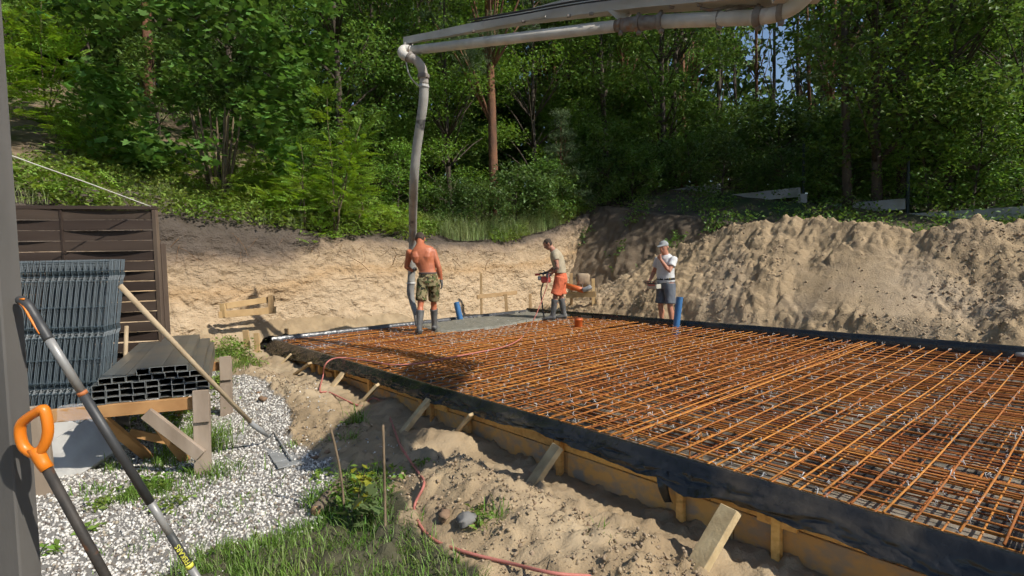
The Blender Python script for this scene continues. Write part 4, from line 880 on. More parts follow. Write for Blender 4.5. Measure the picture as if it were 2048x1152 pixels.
child(e, MB().tube(spline([dp(1166, 580, 13.25), dp(1176, 577, 13.2), dp(1182, 573, 13.2)], 4), .06, 14), 'elbow', grey_pl, True); child(e, MB().tube([dp(1171, 571, 13.1), dp(1170, 571, 12.95)], [.06, .065], 14, caps=False), 'elbow_mouth', grey_pl, True)
o = MB().tube([gp(1440, 652, .40)+np.array([0, .15, -.05]), gp(1460, 655, .40)+np.array([0, .12, -.07])], .065, 14).build('orange_coupling', orange_m, None, True); tag(o, 'orange pipe end lying on the sand just over the far foil edge', 'pipe')

# ================================================================== FOREGROUND ODDS AND ENDS
twig_m = M('dry_stick', (.20, .145, .09), .85, (.13, .095, .06), 14, 6, bump=.3, bscale=60)
def twig(pts, r, lab):
    tag(MB().tube(spline(pts, 4), r, 8).build('garden_stick', twig_m, None, True), lab, 'stick')
twig([gp(690, 1035, .0), dp(683, 960, 3.62), dp(672, 900, 3.62), dp(661, 856, 3.62)], .0085, 'thin brown stick leaning left beside the log')
twig([gp(771, 1095, .0), dp(770, 1010, 3.33), dp(768, 930, 3.33), dp(766, 850, 3.33)], .0085, 'thin straight stick standing in the grass left of the red cord')
bark_m = M('log_bark', (.10, .075, .055), .9, (.17, .13, .09), 12, 7, bump=.8, bscale=30, bdist=.01)
e = empty('log', gp(632, 1020, .03), label='short rotten log lying at the edge of the gravel', cat='log')
la, lb = gp(632, 1022, .05), gp(700, 950, .06); child(e, MB().tube([la, la*.5+lb*.5+np.array([0, 0, .01]), lb], [.042, .05, .045], 14), 'bark', bark_m, True)
dv = (la-lb)/np.linalg.norm(la-lb); child(e, MB().tube([la, la+dv*.006], [.036, .033], 14), 'sawn_end', M('log_end', (.36, .22, .11), .85, (.25, .15, .08), 20), True)
def stone(px, py, size, mat, lab, seed, z=.0):
    V, Fc = rock_templates(1, seed, 2)[0]; o = link('stone', np_mesh('stone', V*np.array(size), Fc), mat); c = gp(px, py, z); c[2] = near_z(np.array([c[0]]), np.array([c[1]]))[0]+size[2]*.35
    o.location = tuple(c); o.rotation_euler = (.2, .1, seed*.7); tag(o, lab, 'stone')
st_g = M('grey_stone', (.20, .195, .185), .85, (.14, .135, .125), 9, 7, bump=.5, bscale=30); st_b = M('brown_stone', (.25, .16, .10), .85, (.17, .11, .07), 12, 6, bump=.4, bscale=40)
stone(932, 1098, (.075, .055, .065), st_g, 'grey angular stone lying beside the red cord', 401); stone(888, 1082, (.06, .05, .05), st_b, 'round brown stone half buried left of the grey one', 402)
stone(528, 822, (.065, .05, .06), st_b, 'brown broken stone on the gravel above the float plate', 403); stone(632, 930, (.045, .035, .035), st_b, 'small brown stone right of the float plate', 404)
stone(655, 925, (.03, .025, .04), st_b, 'small upright stone beside the leaning stick', 405); stone(520, 808, (.06, .04, .02), st_b, 'flat dark stone by the ribbed block', 406)
# ribbed clay block
blk = empty('ribbed_block', gp(527, 778, .05), label='broken ribbed clay block lying beside the weeds', cat='block'); cl_m = M('clay_block', (.42, .33, .21), .85, (.33, .25, .15), 10)
bx = gp(510, 782, .05); by_ = gp(545, 773, .05); dd = (by_-bx)/np.linalg.norm(by_-bx)
for k in range(5): child(blk, MB().beam(bx+np.array([0, 0, .018*k-.02]), by_+np.array([0, 0, .018*k-.02]), .10-.012*(k % 2), .0135, bev=.002), 'rib', cl_m)
child(blk, MB().beam(bx+np.array([0, .02, .015]), by_+np.array([0, .02, .015]), .05, .085), 'core', M('clay_core', (.2, .14, .08), .9))
# red air hose / cable across the site
cord_m = M('red_cord', (.46, .17, .135), .6, (.38, .13, .10), 8); 
def gz(px, py, dz=.012):
    c = gp(px, py, .05)
    for _ in range(4): c = gp(px, py, float(near_z(np.array([c[0]]), np.array([c[1]]))[0])+dz)
    return c
cp1 = [gz(*q) for q in ((1180, 1152), (1105, 1146), (1010, 1124), (930, 1104), (870, 1081), (840, 1050), (829, 1012), (848, 968), (836, 944), (802, 893), (786, 852), (770, 812), (752, 797), (740, 799))]
cp2 = [gz(720, 812), gz(660, 785), gz(640, 782)]+[gp(646, 752, .25), gp(648, 735, .38), gp(657, 722, .46), gp(672, 716, .455), gp(692, 716, .425)]+[gp(x, y, .418) for x, y in ((740, 722), (780, 729), (835, 727), (900, 715), (960, 704), (1010, 693), (1040, 678))]+[dp(1056, 660, 10.9), dp(1070, 634, 11.2), dp(1084, 600, 11.35), dp(1094, 570, 11.4), dp(1098, 548, 11.45)]
mb = MB().tube(spline(cp1+cp2, 8), .0095, 8); tag(mb.build('red_cord', cord_m, None, True), 'long faded red cord running from the grass over the rebar to the worker', 'cord')
# black cable by the corner stakes
mb = MB().tube(spline([gz(478, 722), gz(482, 712)+np.array([0, 0, .06]), gz(494, 708)+np.array([0, 0, .08]), gz(505, 715)], 6), .008, 7); tag(mb.build('black_cable', blk_m, None, True), 'loop of thin black cable on the sand by the corner stakes', 'cable')

# ================================================================== FAR FENCE LINE ON THE PLATEAU
base_m = M('concrete_base', (.36, .355, .34), .85, (.27, .265, .25), 3, 7, bump=.15, bscale=40, col3=(.2, .2, .17), scale3=1.3, lo3=.55, hi3=.7)
gpost_m = M('dark_green_post', (.03, .045, .045), .5)
for i, (s0, s1, zt, lab) in enumerate(((-1.65, .85, 4.05, 'pale concrete fence base highest on the slope behind the hollow'), (.90, 3.36, 3.64, 'long pale concrete fence base with an end block above the sand heap'), (3.44, 5.94, 3.06, 'pale concrete fence base half hidden by leaves above the heap'), (6.02, 8.5, 2.66, 'pale concrete fence base low at the right end of the heap'))):
    o = MB().beam(W(s0, 14, zt-.14), W(s1, 14, zt-.14), .06, .28, bev=.006).build('concrete_plank', base_m); tag(o, lab, 'concrete base')
for i, (s, zt, h, lab) in enumerate(((3.42, 3.35, 1.75, 'dark metal fence post behind the second concrete base'), (5.98, 2.9, 1.7, 'dark metal fence post right of the tall thin trunk'), (-5.5, 4.3, 1.5, 'pale metal fence post among the pines at the centre'))):
    o = MB().beam(W(s, 14.04, zt-.5), W(s, 14.04, zt+h), .05, .05, (0, 1, 0)).build('metal_fence_post', gpost_m if i < 2 else grey_pl); tag(o, lab, 'fence post')
c = W(3.44, 13.93, 3.3); tag(MB().box(c, (.2, .16, .26), None, .008).build('end_block', base_m), 'small concrete block at the end of the long fence base', 'concrete block')

# ================================================================== PEOPLE
def tri_mesh(mb, name):
    me = mb.mesh(name); return me
class Loft(MB):
    def loft(self, rings, side=(1, 0, 0), n=16):
        """rings: (centre, half width along side, half depth)"""
        P = [np.asarray(r[0], float) for r in rings]; m = len(P); vs = []; fs = []; sv = np.asarray(side, float)
        for i in range(m):
            t = P[min(i+1, m-1)]-P[max(i-1, 0)]; t = t/(np.linalg.norm(t)+1e-9); x = sv-t*(sv@t); x = x/(np.linalg.norm(x)+1e-9); y = np.cross(t, x)
            for k in range(n):
                a = 2*math.pi*k/n; vs.append(P[i]+rings[i][1]*math.cos(a)*x+rings[i][2]*math.sin(a)*y)
        for i in range(m-1):
            for k in range(n):
                k2 = (k+1) % n; fs.append((i*n+k, i*n+k2, (i+1)*n+k2, (i+1)*n+k))
        vs.append(P[0]); vs.append(P[-1]); c0 = m*n; c1 = c0+1
        for k in range(n):
            k2 = (k+1) % n; fs.append((k2, k, c0)); fs.append(((m-1)*n+k, (m-1)*n+k2, c1))
        return self.add(vs, fs)
    def ball(self, c, r, n=12):
        c = np.asarray(c, float); r = np.asarray(r, float)*np.ones(3)
        rings = []
        for k in range(1, 8):
            a = math.pi*k/8; rings.append((c+np.array([0, 0, -math.cos(a)*r[2]]), math.sin(a)*r[0], math.sin(a)*r[1]))
        rings = [(c-np.array([0, 0, r[2]*.98]), .02*r[0], .02*r[1])]+rings+[(c+np.array([0, 0, r[2]*.98]), .02*r[0], .02*r[1])]
        return self.loft(rings, (1, 0, 0), n)
def fuse(mb, name, mat, parent, voxel=.009, smooth=3, wrinkle=0.0, wsc=14, seed=0):
    """closed lofts -> one continuous surface"""
    o = link(name+'_src', mb.mesh(name), None); md = o.modifiers.new('r', 'REMESH'); md.mode = 'VOXEL'; md.voxel_size = voxel; md.adaptivity = 0
    sm = o.modifiers.new('s', 'SMOOTH'); sm.iterations = smooth; sm.factor = .5
    dg = bpy.context.evaluated_depsgraph_get(); me = bpy.data.meshes.new_from_object(o.evaluated_get(dg)); bpy.data.objects.remove(o)
    me.materials.clear()
    if wrinkle > 0:
        n = len(me.vertices); co = np.empty(n*3, np.float32); me.vertices.foreach_get('co', co); co = co.reshape(-1, 3); no = np.empty(n*3, np.float32); me.vertices.foreach_get('normal', no); no = no.reshape(-1, 3)
        w_ = fbm(co[:, 0]*wsc, co[:, 1]*wsc, co[:, 2]*wsc*.55, octv=3, seed=seed, ridged=True)
        me.vertices.foreach_set('co', (co+no*(w_[:, None]*wrinkle)).astype(np.float32).ravel()); me.update()
    me.name = name
    return link(name, me, mat, parent, True)
def limb(mb, pts, side=(1, 0, 0), n=14): return mb.loft([(p, a, b) for p, a, b in pts], side, n)
def lerp(a, b, t): return np.asarray(a, float)*(1-t)+np.asarray(b, float)*t
def leg(mb, hip, knee, ankle, grow=1.0):
    hip, knee, ankle = map(lambda q: np.asarray(q, float), (hip, knee, ankle)); bk = np.array([0, -.018, 0])
    limb(mb, [(hip+(hip-knee)*.08, .085*grow, .09*grow), (hip, .09*grow, .098*grow), (lerp(hip, knee, .35), .083*grow, .088*grow), (lerp(hip, knee, .75), .062*grow, .066*grow), (knee, .054*grow, .058*grow), (lerp(knee, ankle, .15), .050*grow, .054*grow),
              (lerp(knee, ankle, .33)+bk, .056*grow, .060*grow), (lerp(knee, ankle, .6)+bk*.6, .045*grow, .047*grow), (lerp(knee, ankle, .85), .034*grow, .037*grow), (ankle, .034*grow, .042*grow)])
def foot(mb, ankle, fwd=(0, 1, 0), g=1.0):
    a = np.asarray(ankle, float); f = np.asarray(fwd, float); z = np.array([0, 0, 1.0]); sd = np.cross(f, z)
    mb.loft([(a+f*-.06+z*(-.055), .03*g, .03*g), (a+f*-.03+z*-.045, .04*g, .045*g), (a+f*.04+z*-.045, .042*g, .048*g), (a+f*.11+z*-.06, .047*g, .032*g), (a+f*.165+z*-.066, .043*g, .024*g), (a+f*.195+z*-.07, .025*g, .014*g)], sd, 14)
def arm(mb, sh, el, wr, g=1.0):
    limb(mb, [(lerp(sh, el, -.12), .05*g, .052*g), (sh, .058*g, .062*g), (lerp(sh, el, .25), .053*g, .057*g), (lerp(sh, el, .6), .045*g, .049*g), (el, .039*g, .041*g), (lerp(el, wr, .25), .042*g, .042*g), (lerp(el, wr, .65), .033*g, .033*g), (wr, .027*g, .024*g)], (0, 1, 0))
def hand(mb, wr, d, nrm, thumb, curl=.5, g=1.0):
    """d: towards the fingers, nrm: back of the hand, thumb: +1/-1 along d x nrm"""
    d = np.asarray(d, float); d = d/np.linalg.norm(d); nrm = np.asarray(nrm, float); nrm = nrm-d*(nrm@d); nrm = nrm/np.linalg.norm(nrm); sd = np.cross(d, nrm)*thumb; wr = np.asarray(wr, float)
    mb.loft([(wr-d*.02, .026*g, .020*g), (wr+d*.03, .036*g, .017*g), (wr+d*.075, .041*g, .015*g), (wr+d*.095, .038*g, .012*g)], sd, 12)
    for k, (off, L) in enumerate(((.030, .068), (.010, .078), (-.010, .073), (-.029, .058))):
        p0 = wr+d*.085+sd*off; a1 = curl*.6; a2 = curl*1.5
        p1 = p0+(d*math.cos(a1)-nrm*math.sin(a1))*L*.5; p2 = p1+(d*math.cos(a2)-nrm*math.sin(a2))*L*.5
        mb.loft([(p0, .0098*g, .0098*g), (p1, .0092*g, .0092*g), (p2, .0075*g, .0075*g)], sd, 8)
    t0 = wr+d*.03+sd*.028; t1 = t0+d*.035+sd*.028-nrm*.01; t2 = t1+d*.03+sd*.008-nrm*.014
    mb.loft([(t0, .014*g, .013*g), (t1, .0115*g, .0115*g), (t2, .0085*g, .0085*g)], nrm, 8)
def rotm(pitch, yaw, roll=0.0):
    return np.array((Matrix.Rotation(yaw, 3, 'Z') @ Matrix.Rotation(pitch, 3, 'X') @ Matrix.Rotation(roll, 3, 'Y')))
def head(mb, c, Rm):
    def T(x, y, z): return np.asarray(c, float)+Rm @ np.array([x, y, z])
    ring = [(-.115, .050, .03, .035), (-.10, .042, .045, .045), (-.075, .025, .060, .066), (-.045, .012, .068, .082), (-.01, .006, .073, .092), (.03, .0, .076, .096), (.065, -.003, .073, .092), (.09, -.005, .06, .076), (.108, -.006, .038, .05), (.116, -.006, .012, .016)]
    mb.loft([(T(0, y, z), a, b) for z, y, a, b in ring], Rm @ np.array([1.0, 0, 0]), 18)
    mb.loft([(T(0, .086, .025), .009, .010), (T(0, .100, -.005), .012, .013), (T(0, .108, -.026), .017, .014), (T(0, .093, -.036), .015, .008)], Rm @ np.array([1.0, 0, 0]), 8)      # nose
    mb.loft([(T(0, .082, -.056), .024, .006), (T(0, .095, -.062), .022, .007), (T(0, .082, -.070), .02, .006)], Rm @ np.array([1.0, 0, 0]), 8)                                    # lips
    mb.loft([(T(-.045, .082, .022), .008, .008), (T(0, .094, .024), .01, .008), (T(.045, .082, .022), .008, .008)], Rm @ np.array([0, 0, 1.0]), 8)                              # brow
    for s in (-1, 1): mb.loft([(T(s*.072, -.006, -.034), .006, .010), (T(s*.083, -.012, -.012), .008, .020), (T(s*.086, -.016, .012), .009, .022), (T(s*.078, -.012, .03), .006, .012)], Rm @ np.array([1.0, 0, 0]), 8)
def face_bits(e, c, Rm, hair_mat, hairline='short', lo=.0):
    def T(x, y, z): return np.asarray(c, float)+Rm @ np.array([x, y, z])
    for s in (-1, 1):
        mb = Loft(); mb.ball(T(s*.032, .080, .006), .0115, 8); mb.build('eye', M('eye', (.55, .52, .48), .3, (.05, .04, .03), 60), e, True)
    if hair_mat is None: return
    mb = Loft(); ring = [(-.05+lo, -.055, .060, .050), (-.02+lo, -.035, .079, .072), (.015+lo, -.022, .082, .085), (.05, -.012, .081, .095), (.078, -.009, .073, .090), (.102, -.008, .055, .068), (.120, -.007, .030, .038), (.125, -.007, .01, .012)]
    mb.loft([(T(0, y, z), a, b) for z, y, a, b in ring], Rm @ np.array([1.0, 0, 0]), 18); fuse(mb, 'hair', hair_mat, e, .008, 2, .002, 60, 3)
tan_m = M('sunburnt_skin', (.47, .15, .07), .5, (.37, .11, .05), 9, 6, lo=.3, hi=.7, bump=.08, bscale=40, spec=.45, col3=(.30, .10, .055), scale3=5, lo3=.58, hi3=.75)
skin_m = M('skin', (.46, .22, .14), .55, (.40, .17, .105), 9, 5, spec=.4); skin2_m = M('tattooed_skin', (.40, .19, .12), .55, (.33, .15, .095), 9, 5, spec=.4, col3=(.10, .07, .065), scale3=16, lo3=.55, hi3=.64)
hair_m = M('dark_hair', (.035, .024, .018), .8, (.07, .05, .035), 60); boot_m = M('rubber_boot', (.085, .085, .083), .55, (.15, .145, .135), 7, 6, lo=.4, hi=.7, spec=.4); glove_m = M('work_glove', (.085, .08, .078), .85, (.14, .135, .13), 12)
camo_cloth = M('camouflage', (.19, .165, .085), .9, bump=.15, bscale=120)
def camo_nodes(m):
    nt = m.node_tree; N = nt.nodes; L = nt.links; b = N['Principled BSDF']; tc = N.new('ShaderNodeTexCoord'); cur = None
    base = N.new('ShaderNodeRGB'); base.outputs[0].default_value = (.24, .20, .105, 1); cur = base.outputs[0]
    for sc_, thr, col, off in ((13, .53, (.085, .10, .035), 0), (15, .57, (.12, .075, .035), 5), (17, .60, (.022, .024, .014), 11)):
        mp = N.new('ShaderNodeMapping'); mp.inputs['Location'].default_value = (off, off*.7, 0); L.new(tc.outputs['Object'], mp.inputs[0])
        n = N.new('ShaderNodeTexNoise'); n.inputs['Scale'].default_value = sc_; n.inputs['Detail'].default_value = 1.5; L.new(mp.outputs[0], n.inputs['Vector'])
        g = N.new('ShaderNodeMath'); g.operation = 'GREATER_THAN'; g.inputs[1].default_value = thr; L.new(n.outputs[0], g.inputs[0])
        mx = N.new('ShaderNodeMix'); mx.data_type = 'RGBA'; mx.inputs[7].default_value = (*col, 1); L.new(cur, mx.inputs[6]); L.new(g.outputs[0], mx.inputs[0]); cur = mx.outputs[2]
    L.new(cur, b.inputs['Base Color'])
camo_nodes(camo_cloth)
def shorts(mb, pel, hips, knees, ext=.62, flare=.105, top=.13):
    pel = np.asarray(pel, float)
    mb.loft([(pel+np.array([0, 0, .16-.05]), .155, top-.015), (pel+np.array([0, 0, .06]), .168, top), (pel+np.array([0, -.01, -.02]), .178, .137), (pel+np.array([0, -.005, -.10]), .168, .125)], (1, 0, 0), 20)
    for h, k in zip(hips, knees):
        h = np.asarray(h, float); k = np.asarray(k, float)
        mb.loft([(h+np.array([0, 0, .02]), .098, .118), (lerp(h, k, .3), .100, .112), (lerp(h, k, .6), .097, .104), (lerp(h, k, ext+.22), flare*.97, flare), (lerp(h, k, ext+.245), flare*.93, flare*.95)], (1, 0, 0), 18)
def boots(e, ankles, knees, fw=(0, 1, 0), hgt=.30, name='rubber_boot', mat=None):
    for a, k in zip(ankles, knees):
        mb = Loft(); a = np.asarray(a, float); k = np.asarray(k, float); u = (k-a)/np.linalg.norm(k-a)
        mb.loft([(a+u*-.02, .050, .056), (a+u*.06, .049, .055), (a+u*.14, .056, .062), (a+u*(hgt-.03), .066, .074), (a+u*hgt, .068, .077), (a+u*(hgt+.012), .066, .074)], (1, 0, 0), 18); foot(mb, a, fw, 1.22); fuse(mb, name, mat or boot_m, e, .009, 3, .003, 22, 9)

# ---- shirtless man at the hose (seen from behind)
e1 = empty('person', (-1.60, 10.05, .405), 0.0, 'shirtless person in camouflage shorts and rubber boots holding the pump hose', 'person')
e1.scale = (1.07, 1.07, 1.07)
hL, hR = (-.03, -.02, .90), (.155, .0, .90); kL, kR = (-.075, -.09, .50), (.115, .15, .49); aL, aR = (-.09, -.20, .085), (.10, .26, .085)
b = Loft(); leg(b, hL, kL, aL); leg(b, hR, kR, aR); foot(b, aL, (-.35, .93, 0)); foot(b, aR, (.2, .98, 0))
b.loft([((.06, -.02, .84), .145, .10), ((.063, -.015, .92), .165, .118), ((.055, -.01, 1.0), .152, .110), ((.045, -.005, 1.07), .143, .102), ((.025, 0, 1.16), .155, .108), ((.0, .01, 1.26), .195, .128), ((-.025, .015, 1.34), .215, .130), ((-.045, .02, 1.40), .212, .118), ((-.058, .03, 1.445), .165, .098), ((-.068, .045, 1.485), .100, .080), ((-.075, .065, 1.525), .068, .068), ((-.08, .09, 1.565), .062, .064)], (1, 0, 0), 22)
for s, x, dz in ((-1, -.13, 0), (1, .05, 0)): b.loft([((x-.04*s*0, -.075, 1.20), .05, .03), ((x, -.09, 1.30), .075, .04), ((x+s*.02, -.07, 1.38), .06, .035)], (1, 0, 0), 10)   # shoulder blades
arm(b, (-.25, .03, 1.385), (-.335, .12, 1.13), (-.27, .30, 1.06), 1.08); arm(b, (.145, .02, 1.385), (.245, -.01, 1.115), (.275, .04, .885), 1.1)
hand(b, (-.27, .30, 1.06), (.1, .9, .35), (-.7, 0, .6), 1, 1.2); hand(b, (.275, .04, .885), (.12, .05, -1), (1, 0, .1), -1, .5)
Rh = rotm(R(-30), R(-6)); hc = (-.082, .13, 1.605); head(b, hc, Rh); fuse(b, 'body', tan_m, e1, .0085, 3)
face_bits(e1, hc, Rh, hair_m, lo=.01)
b = Loft(); shorts(b, (.062, -.01, .90), (hL, hR), (kL, kR), .62, .098, .125); fuse(b, 'shorts', camo_cloth, e1, .009, 3, .006, 13, 2)
b = Loft(); b.loft([((.055, -.01, 1.0), .163, .119), ((.055, -.01, 1.035), .163, .119)], (1, 0, 0), 24); fuse(b, 'belt', M('belt', (.10, .075, .06), .7), e1, .008, 1)
boots(e1, (aL,), (kL,), (-.35, .93, 0)); boots(e1, (aR,), (kR,), (.2, .98, 0))
b = Loft(); hand(b, (.275, .04, .885), (.12, .05, -1), (1, 0, .1), -1, .5, 1.28); b.loft([((.265, .035, .915), .033, .031), ((.278, .042, .865), .034, .026)], (0, 1, 0), 12); fuse(b, 'glove', glove_m, e1, .007, 2)
b = Loft(); hand(b, (-.27, .30, 1.06), (.1, .9, .35), (-.7, 0, .6), 1, 1.2, 1.28); fuse(b, 'glove', glove_m, e1, .007, 2)

# ---- man in orange shorts with the vibrator (facing left)
e2 = empty('person', (.98, 11.70, .415), R(80), 'person in beige T-shirt and orange shorts standing at the wet concrete edge', 'person')
hL, hR = (-.10, -.07, .88), (.10, -.07, .88); kL, kR = (-.12, .04, .49), (.12, -.06, .49); aL, aR = (-.125, .10, .085), (.125, -.12, .085)
b = Loft(); leg(b, hL, kL, aL); leg(b, hR, kR, aR); foot(b, aL); foot(b, aR)
b.loft([((0, -.07, .84), .145, .10), ((0, -.075, .92), .165, .115), ((0, -.065, 1.02), .15, .108), ((0, -.05, 1.12), .155, .11), ((0, -.025, 1.22), .175, .12), ((0, .005, 1.32), .185, .122), ((0, .035, 1.39), .165, .105), ((0, .055, 1.43), .11, .085), ((0, .08, 1.465), .068, .066), ((0, .11, 1.51), .060, .060), ((0, .14, 1.545), .058, .058)], (1, 0, 0), 22)
sL, eL, wL = (-.195, .02, 1.365), (-.255, -.03, 1.10), (-.20, .13, .96); sR, eR, wR = (.195, .02, 1.365), (.255, .05, 1.12), (.10, .23, .99)
arm(b, sL, eL, wL); arm(b, sR, eR, wR); hand(b, wL, (.25, .9, -.35), (-.8, .1, .5), 1, 1.3); hand(b, wR, (-.4, .9, -.1), (.5, .1, .8), -1, 1.3)
Rh = rotm(R(-33), R(6)); hc = (0, .185, 1.60); head(b, hc, Rh); fuse(b, 'body', skin2_m, e2, .0085, 3); face_bits(e2, hc, Rh, hair_m)
tee2 = M('beige_tshirt', (.40, .34, .24), .9, (.33, .28, .195), 6, 6, bump=.2, bscale=60)
b = Loft(); b.loft([((0, -.055, .985), .185, .138), ((0, -.055, 1.06), .178, .132), ((0, -.04, 1.14), .178, .13), ((0, -.018, 1.23), .19, .135), ((0, .005, 1.32), .197, .135), ((0, .035, 1.395), .178, .117), ((0, .057, 1.44), .12, .092), ((0, .075, 1.463), .077, .074)], (1, 0, 0), 22)
for s_, e_ in ((sL, eL), (sR, eR)): limb(b, [(lerp(s_, e_, -.15), .062, .066), (lerp(s_, e_, .05), .073, .076), (lerp(s_, e_, .28), .07, .074), (lerp(s_, e_, .38), .069, .073)], (0, 1, 0))
fuse(b, 'tshirt', tee2, e2, .009, 3, .007, 12, 5)
b = Loft(); shorts(b, (0, -.07, .88), (hL, hR), (kL, kR), .66, .118, .128); fuse(b, 'shorts', M('orange_shorts', (.62, .155, .075), .85, (.54, .13, .06), 6, bump=.15, bscale=70), e2, .009, 3, .007, 12, 6)
boots(e2, (aL, aR), (kL, kR), (0, 1, 0), .33)
for wr, d_, nr, th in ((wL, (.25, .9, -.35), (-.8, .1, .5), 1), (wR, (-.4, .9, -.1), (.5, .1, .8), -1)):
    b = Loft(); hand(b, wr, d_, nr, th, 1.3, 1.3); fuse(b, 'glove', M('grey_glove', (.13, .115, .12), .85, (.2, .18, .18), 20), e2, .007, 2)
# the vibrator he carries
yv = R(80); cz, sz = math.cos(yv), math.sin(yv)
def P2w(q): return np.array([.98+cz*q[0]-sz*q[1], 11.70+sz*q[0]+cz*q[1], .415+q[2]])
vib = empty('concrete_vibrator', P2w((-.06, .24, .83)), yv, 'red hand-held concrete vibrator carried by the person in orange shorts', 'vibrator')
red_m = M('red_housing', (.48, .07, .05), .45, spec=.5)
MB().box((-.02, 0, .02), (.13, .20, .14), None, .02).build('housing', red_m, vib); MB().tube([(-.02, .1, .05), (-.02, .17, .05)], [.05, .045], 12).build('motor_cap', grey_pl, vib, True)
MB().tube(spline([(-.08, -.13, .10), (-.09, -.08, .14), (-.085, .04, .155), (-.06, .13, .15)], 4), .014, 8).build('handle', blk_m, vib, True); MB().tube([(-.02, .12, .13), (-.02, .23, .13)], .025, 10).build('red_grip', red_m, vib, True)
MB().tube(spline([(.02, .06, -.04), (.05, .12, -.25), (.04, .10, -.5), (.0, .05, -.84)], 5), .016, 8).build('flex_shaft', blk_m, vib, True); MB().tube(spline([(-.08, -.12, .1), (-.10, .05, .22), (-.06, .16, .2)], 5), .007, 6).build('cable_loop', blk_m, vib, True)

# ---- man in the cap with the remote control
e3 = empty('person', (3.14, 11.09, .20), R(122), 'person in white T-shirt and grey cap behind the slab, hand raised to the mouth', 'person')
e3.scale = (1.035, 1.035, 1.035)
hL, hR = (-.10, -.0, .90), (.10, -.0, .90); kL, kR = (-.125, .03, .49), (.125, .02, .49); aL, aR = (-.14, .0, .085), (.14, -.02, .085)
b = Loft(); leg(b, hL, kL, aL); leg(b, hR, kR, aR); foot(b, aL, (-.2, .98, 0)); foot(b, aR, (.2, .98, 0))
b.loft([((0, 0, .84), .145, .105), ((0, 0, .92), .165, .125), ((0, .01, 1.02), .16, .13), ((0, .015, 1.12), .16, .13), ((0, .005, 1.24), .175, .125), ((0, 0, 1.34), .185, .12), ((0, 0, 1.41), .165, .10), ((0, .0, 1.455), .11, .082), ((0, .012, 1.49), .066, .064), ((0, .025, 1.54), .059, .058), ((0, .035, 1.57), .058, .058)], (1, 0, 0), 22)
sL, eL, wL = (-.195, .0, 1.385), (-.235, .17, 1.165), (-.06, .215, 1.40); sR, eR, wR = (.195, .0, 1.385), (.30, .02, 1.13), (.215, .22, .985)
arm(b, sL, eL, wL); arm(b, sR, eR, wR); hand(b, wL, (.45, -.1, .85), (-.2, .95, .1), -1, 1.5); hand(b, wR, (-.25, .9, -.2), (.6, 0, .7), -1, .9)
Rh = rotm(R(-8), R(10)); hc = (0, .055, 1.63); head(b, hc, Rh); fuse(b, 'body', skin_m, e3, .0085, 3); face_bits(e3, hc, Rh, M('grey_hair', (.18, .16, .14), .8), lo=.0)
tee3 = M('white_tshirt', (.60, .60, .59), .9, (.50, .50, .50), 6, 6, bump=.2, bscale=60)
b = Loft(); b.loft([((0, .0, .955), .185, .150), ((0, .01, 1.03), .180, .150), ((0, .018, 1.12), .180, .150), ((0, .008, 1.24), .190, .142), ((0, 0, 1.34), .197, .135), ((0, 0, 1.415), .178, .113), ((0, .002, 1.462), .12, .09), ((0, .01, 1.487), .079, .075)], (1, 0, 0), 22)
for s_, e_ in ((sL, eL), (sR, eR)): limb(b, [(lerp(s_, e_, -.15), .062, .066), (lerp(s_, e_, .05), .073, .077), (lerp(s_, e_, .4), .072, .076), (lerp(s_, e_, .58), .070, .074)], (0, 1, 0))
fuse(b, 'tshirt', tee3, e3, .009, 3, .007, 12, 7)
b = Loft(); shorts(b, (0, 0, .90), (hL, hR), (kL, kR), .66, .115, .14); fuse(b, 'shorts', M('grey_shorts', (.13, .145, .165), .9, (.10, .11, .13), 7, bump=.15, bscale=70), e3, .009, 3, .006, 12, 8)
b = Loft(); b.loft([((0, .005, .985), .192, .158), ((0, .005, 1.035), .190, .158)], (1, 0, 0), 24); bl = fuse(b, 'waist_belt', M('black_belt', (.025, .025, .027), .7, (.35, .26, .03), 7, 2, lo=.62, hi=.66), e3, .008, 1)
boots(e3, (aL, aR), (kL, kR), (0, 1, 0), .05, 'shoe', blk_m)
cap_m = M('grey_cap', (.30, .31, .31), .9, (.22, .23, .23), 9, bump=.2, bscale=80); b = Loft()
def T3(x, y, z): return np.asarray(hc)+Rh @ np.array([x, y, z])
b.loft([(T3(0, y, z), a, c_) for z, y, a, c_ in ((.03, -.004, .086, .108), (.06, -.004, .087, .108), (.095, -.006, .074, .092), (.12, -.008, .05, .062), (.132, -.008, .012, .016))], Rh @ np.array([1., 0, 0]), 20)
b.loft([(T3(0, .07, .045), .075, .008), (T3(0, .11, .048), .073, .008), (T3(0, .155, .040), .060, .007), (T3(0, .185, .030), .03, .006)], Rh @ np.array([1., 0, 0]), 14); fuse(b, 'cap', cap_m, e3, .007, 2, .002, 30, 4)
y3 = R(122); cz, sz = math.cos(y3), math.sin(y3); rc = np.array([3.14+cz*.07-sz*.27, 11.09+sz*.07+cz*.27, .20+.93])
rem = empty('remote_control', rc, y3, 'pale remote control box with joysticks worn at the waist by the capped person', 'remote control')
MB().box((0, 0, -.03), (.26, .15, .10), None, .015).build('box', M('pale_box', (.42, .40, .33), .6), rem); MB().box((0, 0, .027), (.25, .145, .02), None, .006).build('panel', M('dark_panel', (.05, .05, .05), .5), rem)
for x in (-.08, .0, .08): MB().tube([(x, .01, .03), (x, .01, .075)], [.008, .012], 8).build('joystick', blk_m if x else red_m, rem, True)
MB().tube(spline([(-.13, .07, .02), (-.14, .09, .06), (0, .10, .075), (.14, .09, .06), (.13, .07, .02)], 4), .008, 8).build('guard_bar', clamp_m, rem, True); MB().box((.0, .078, .0), (.2, .008, .022), None, .002).build('red_strip', red_m, rem)

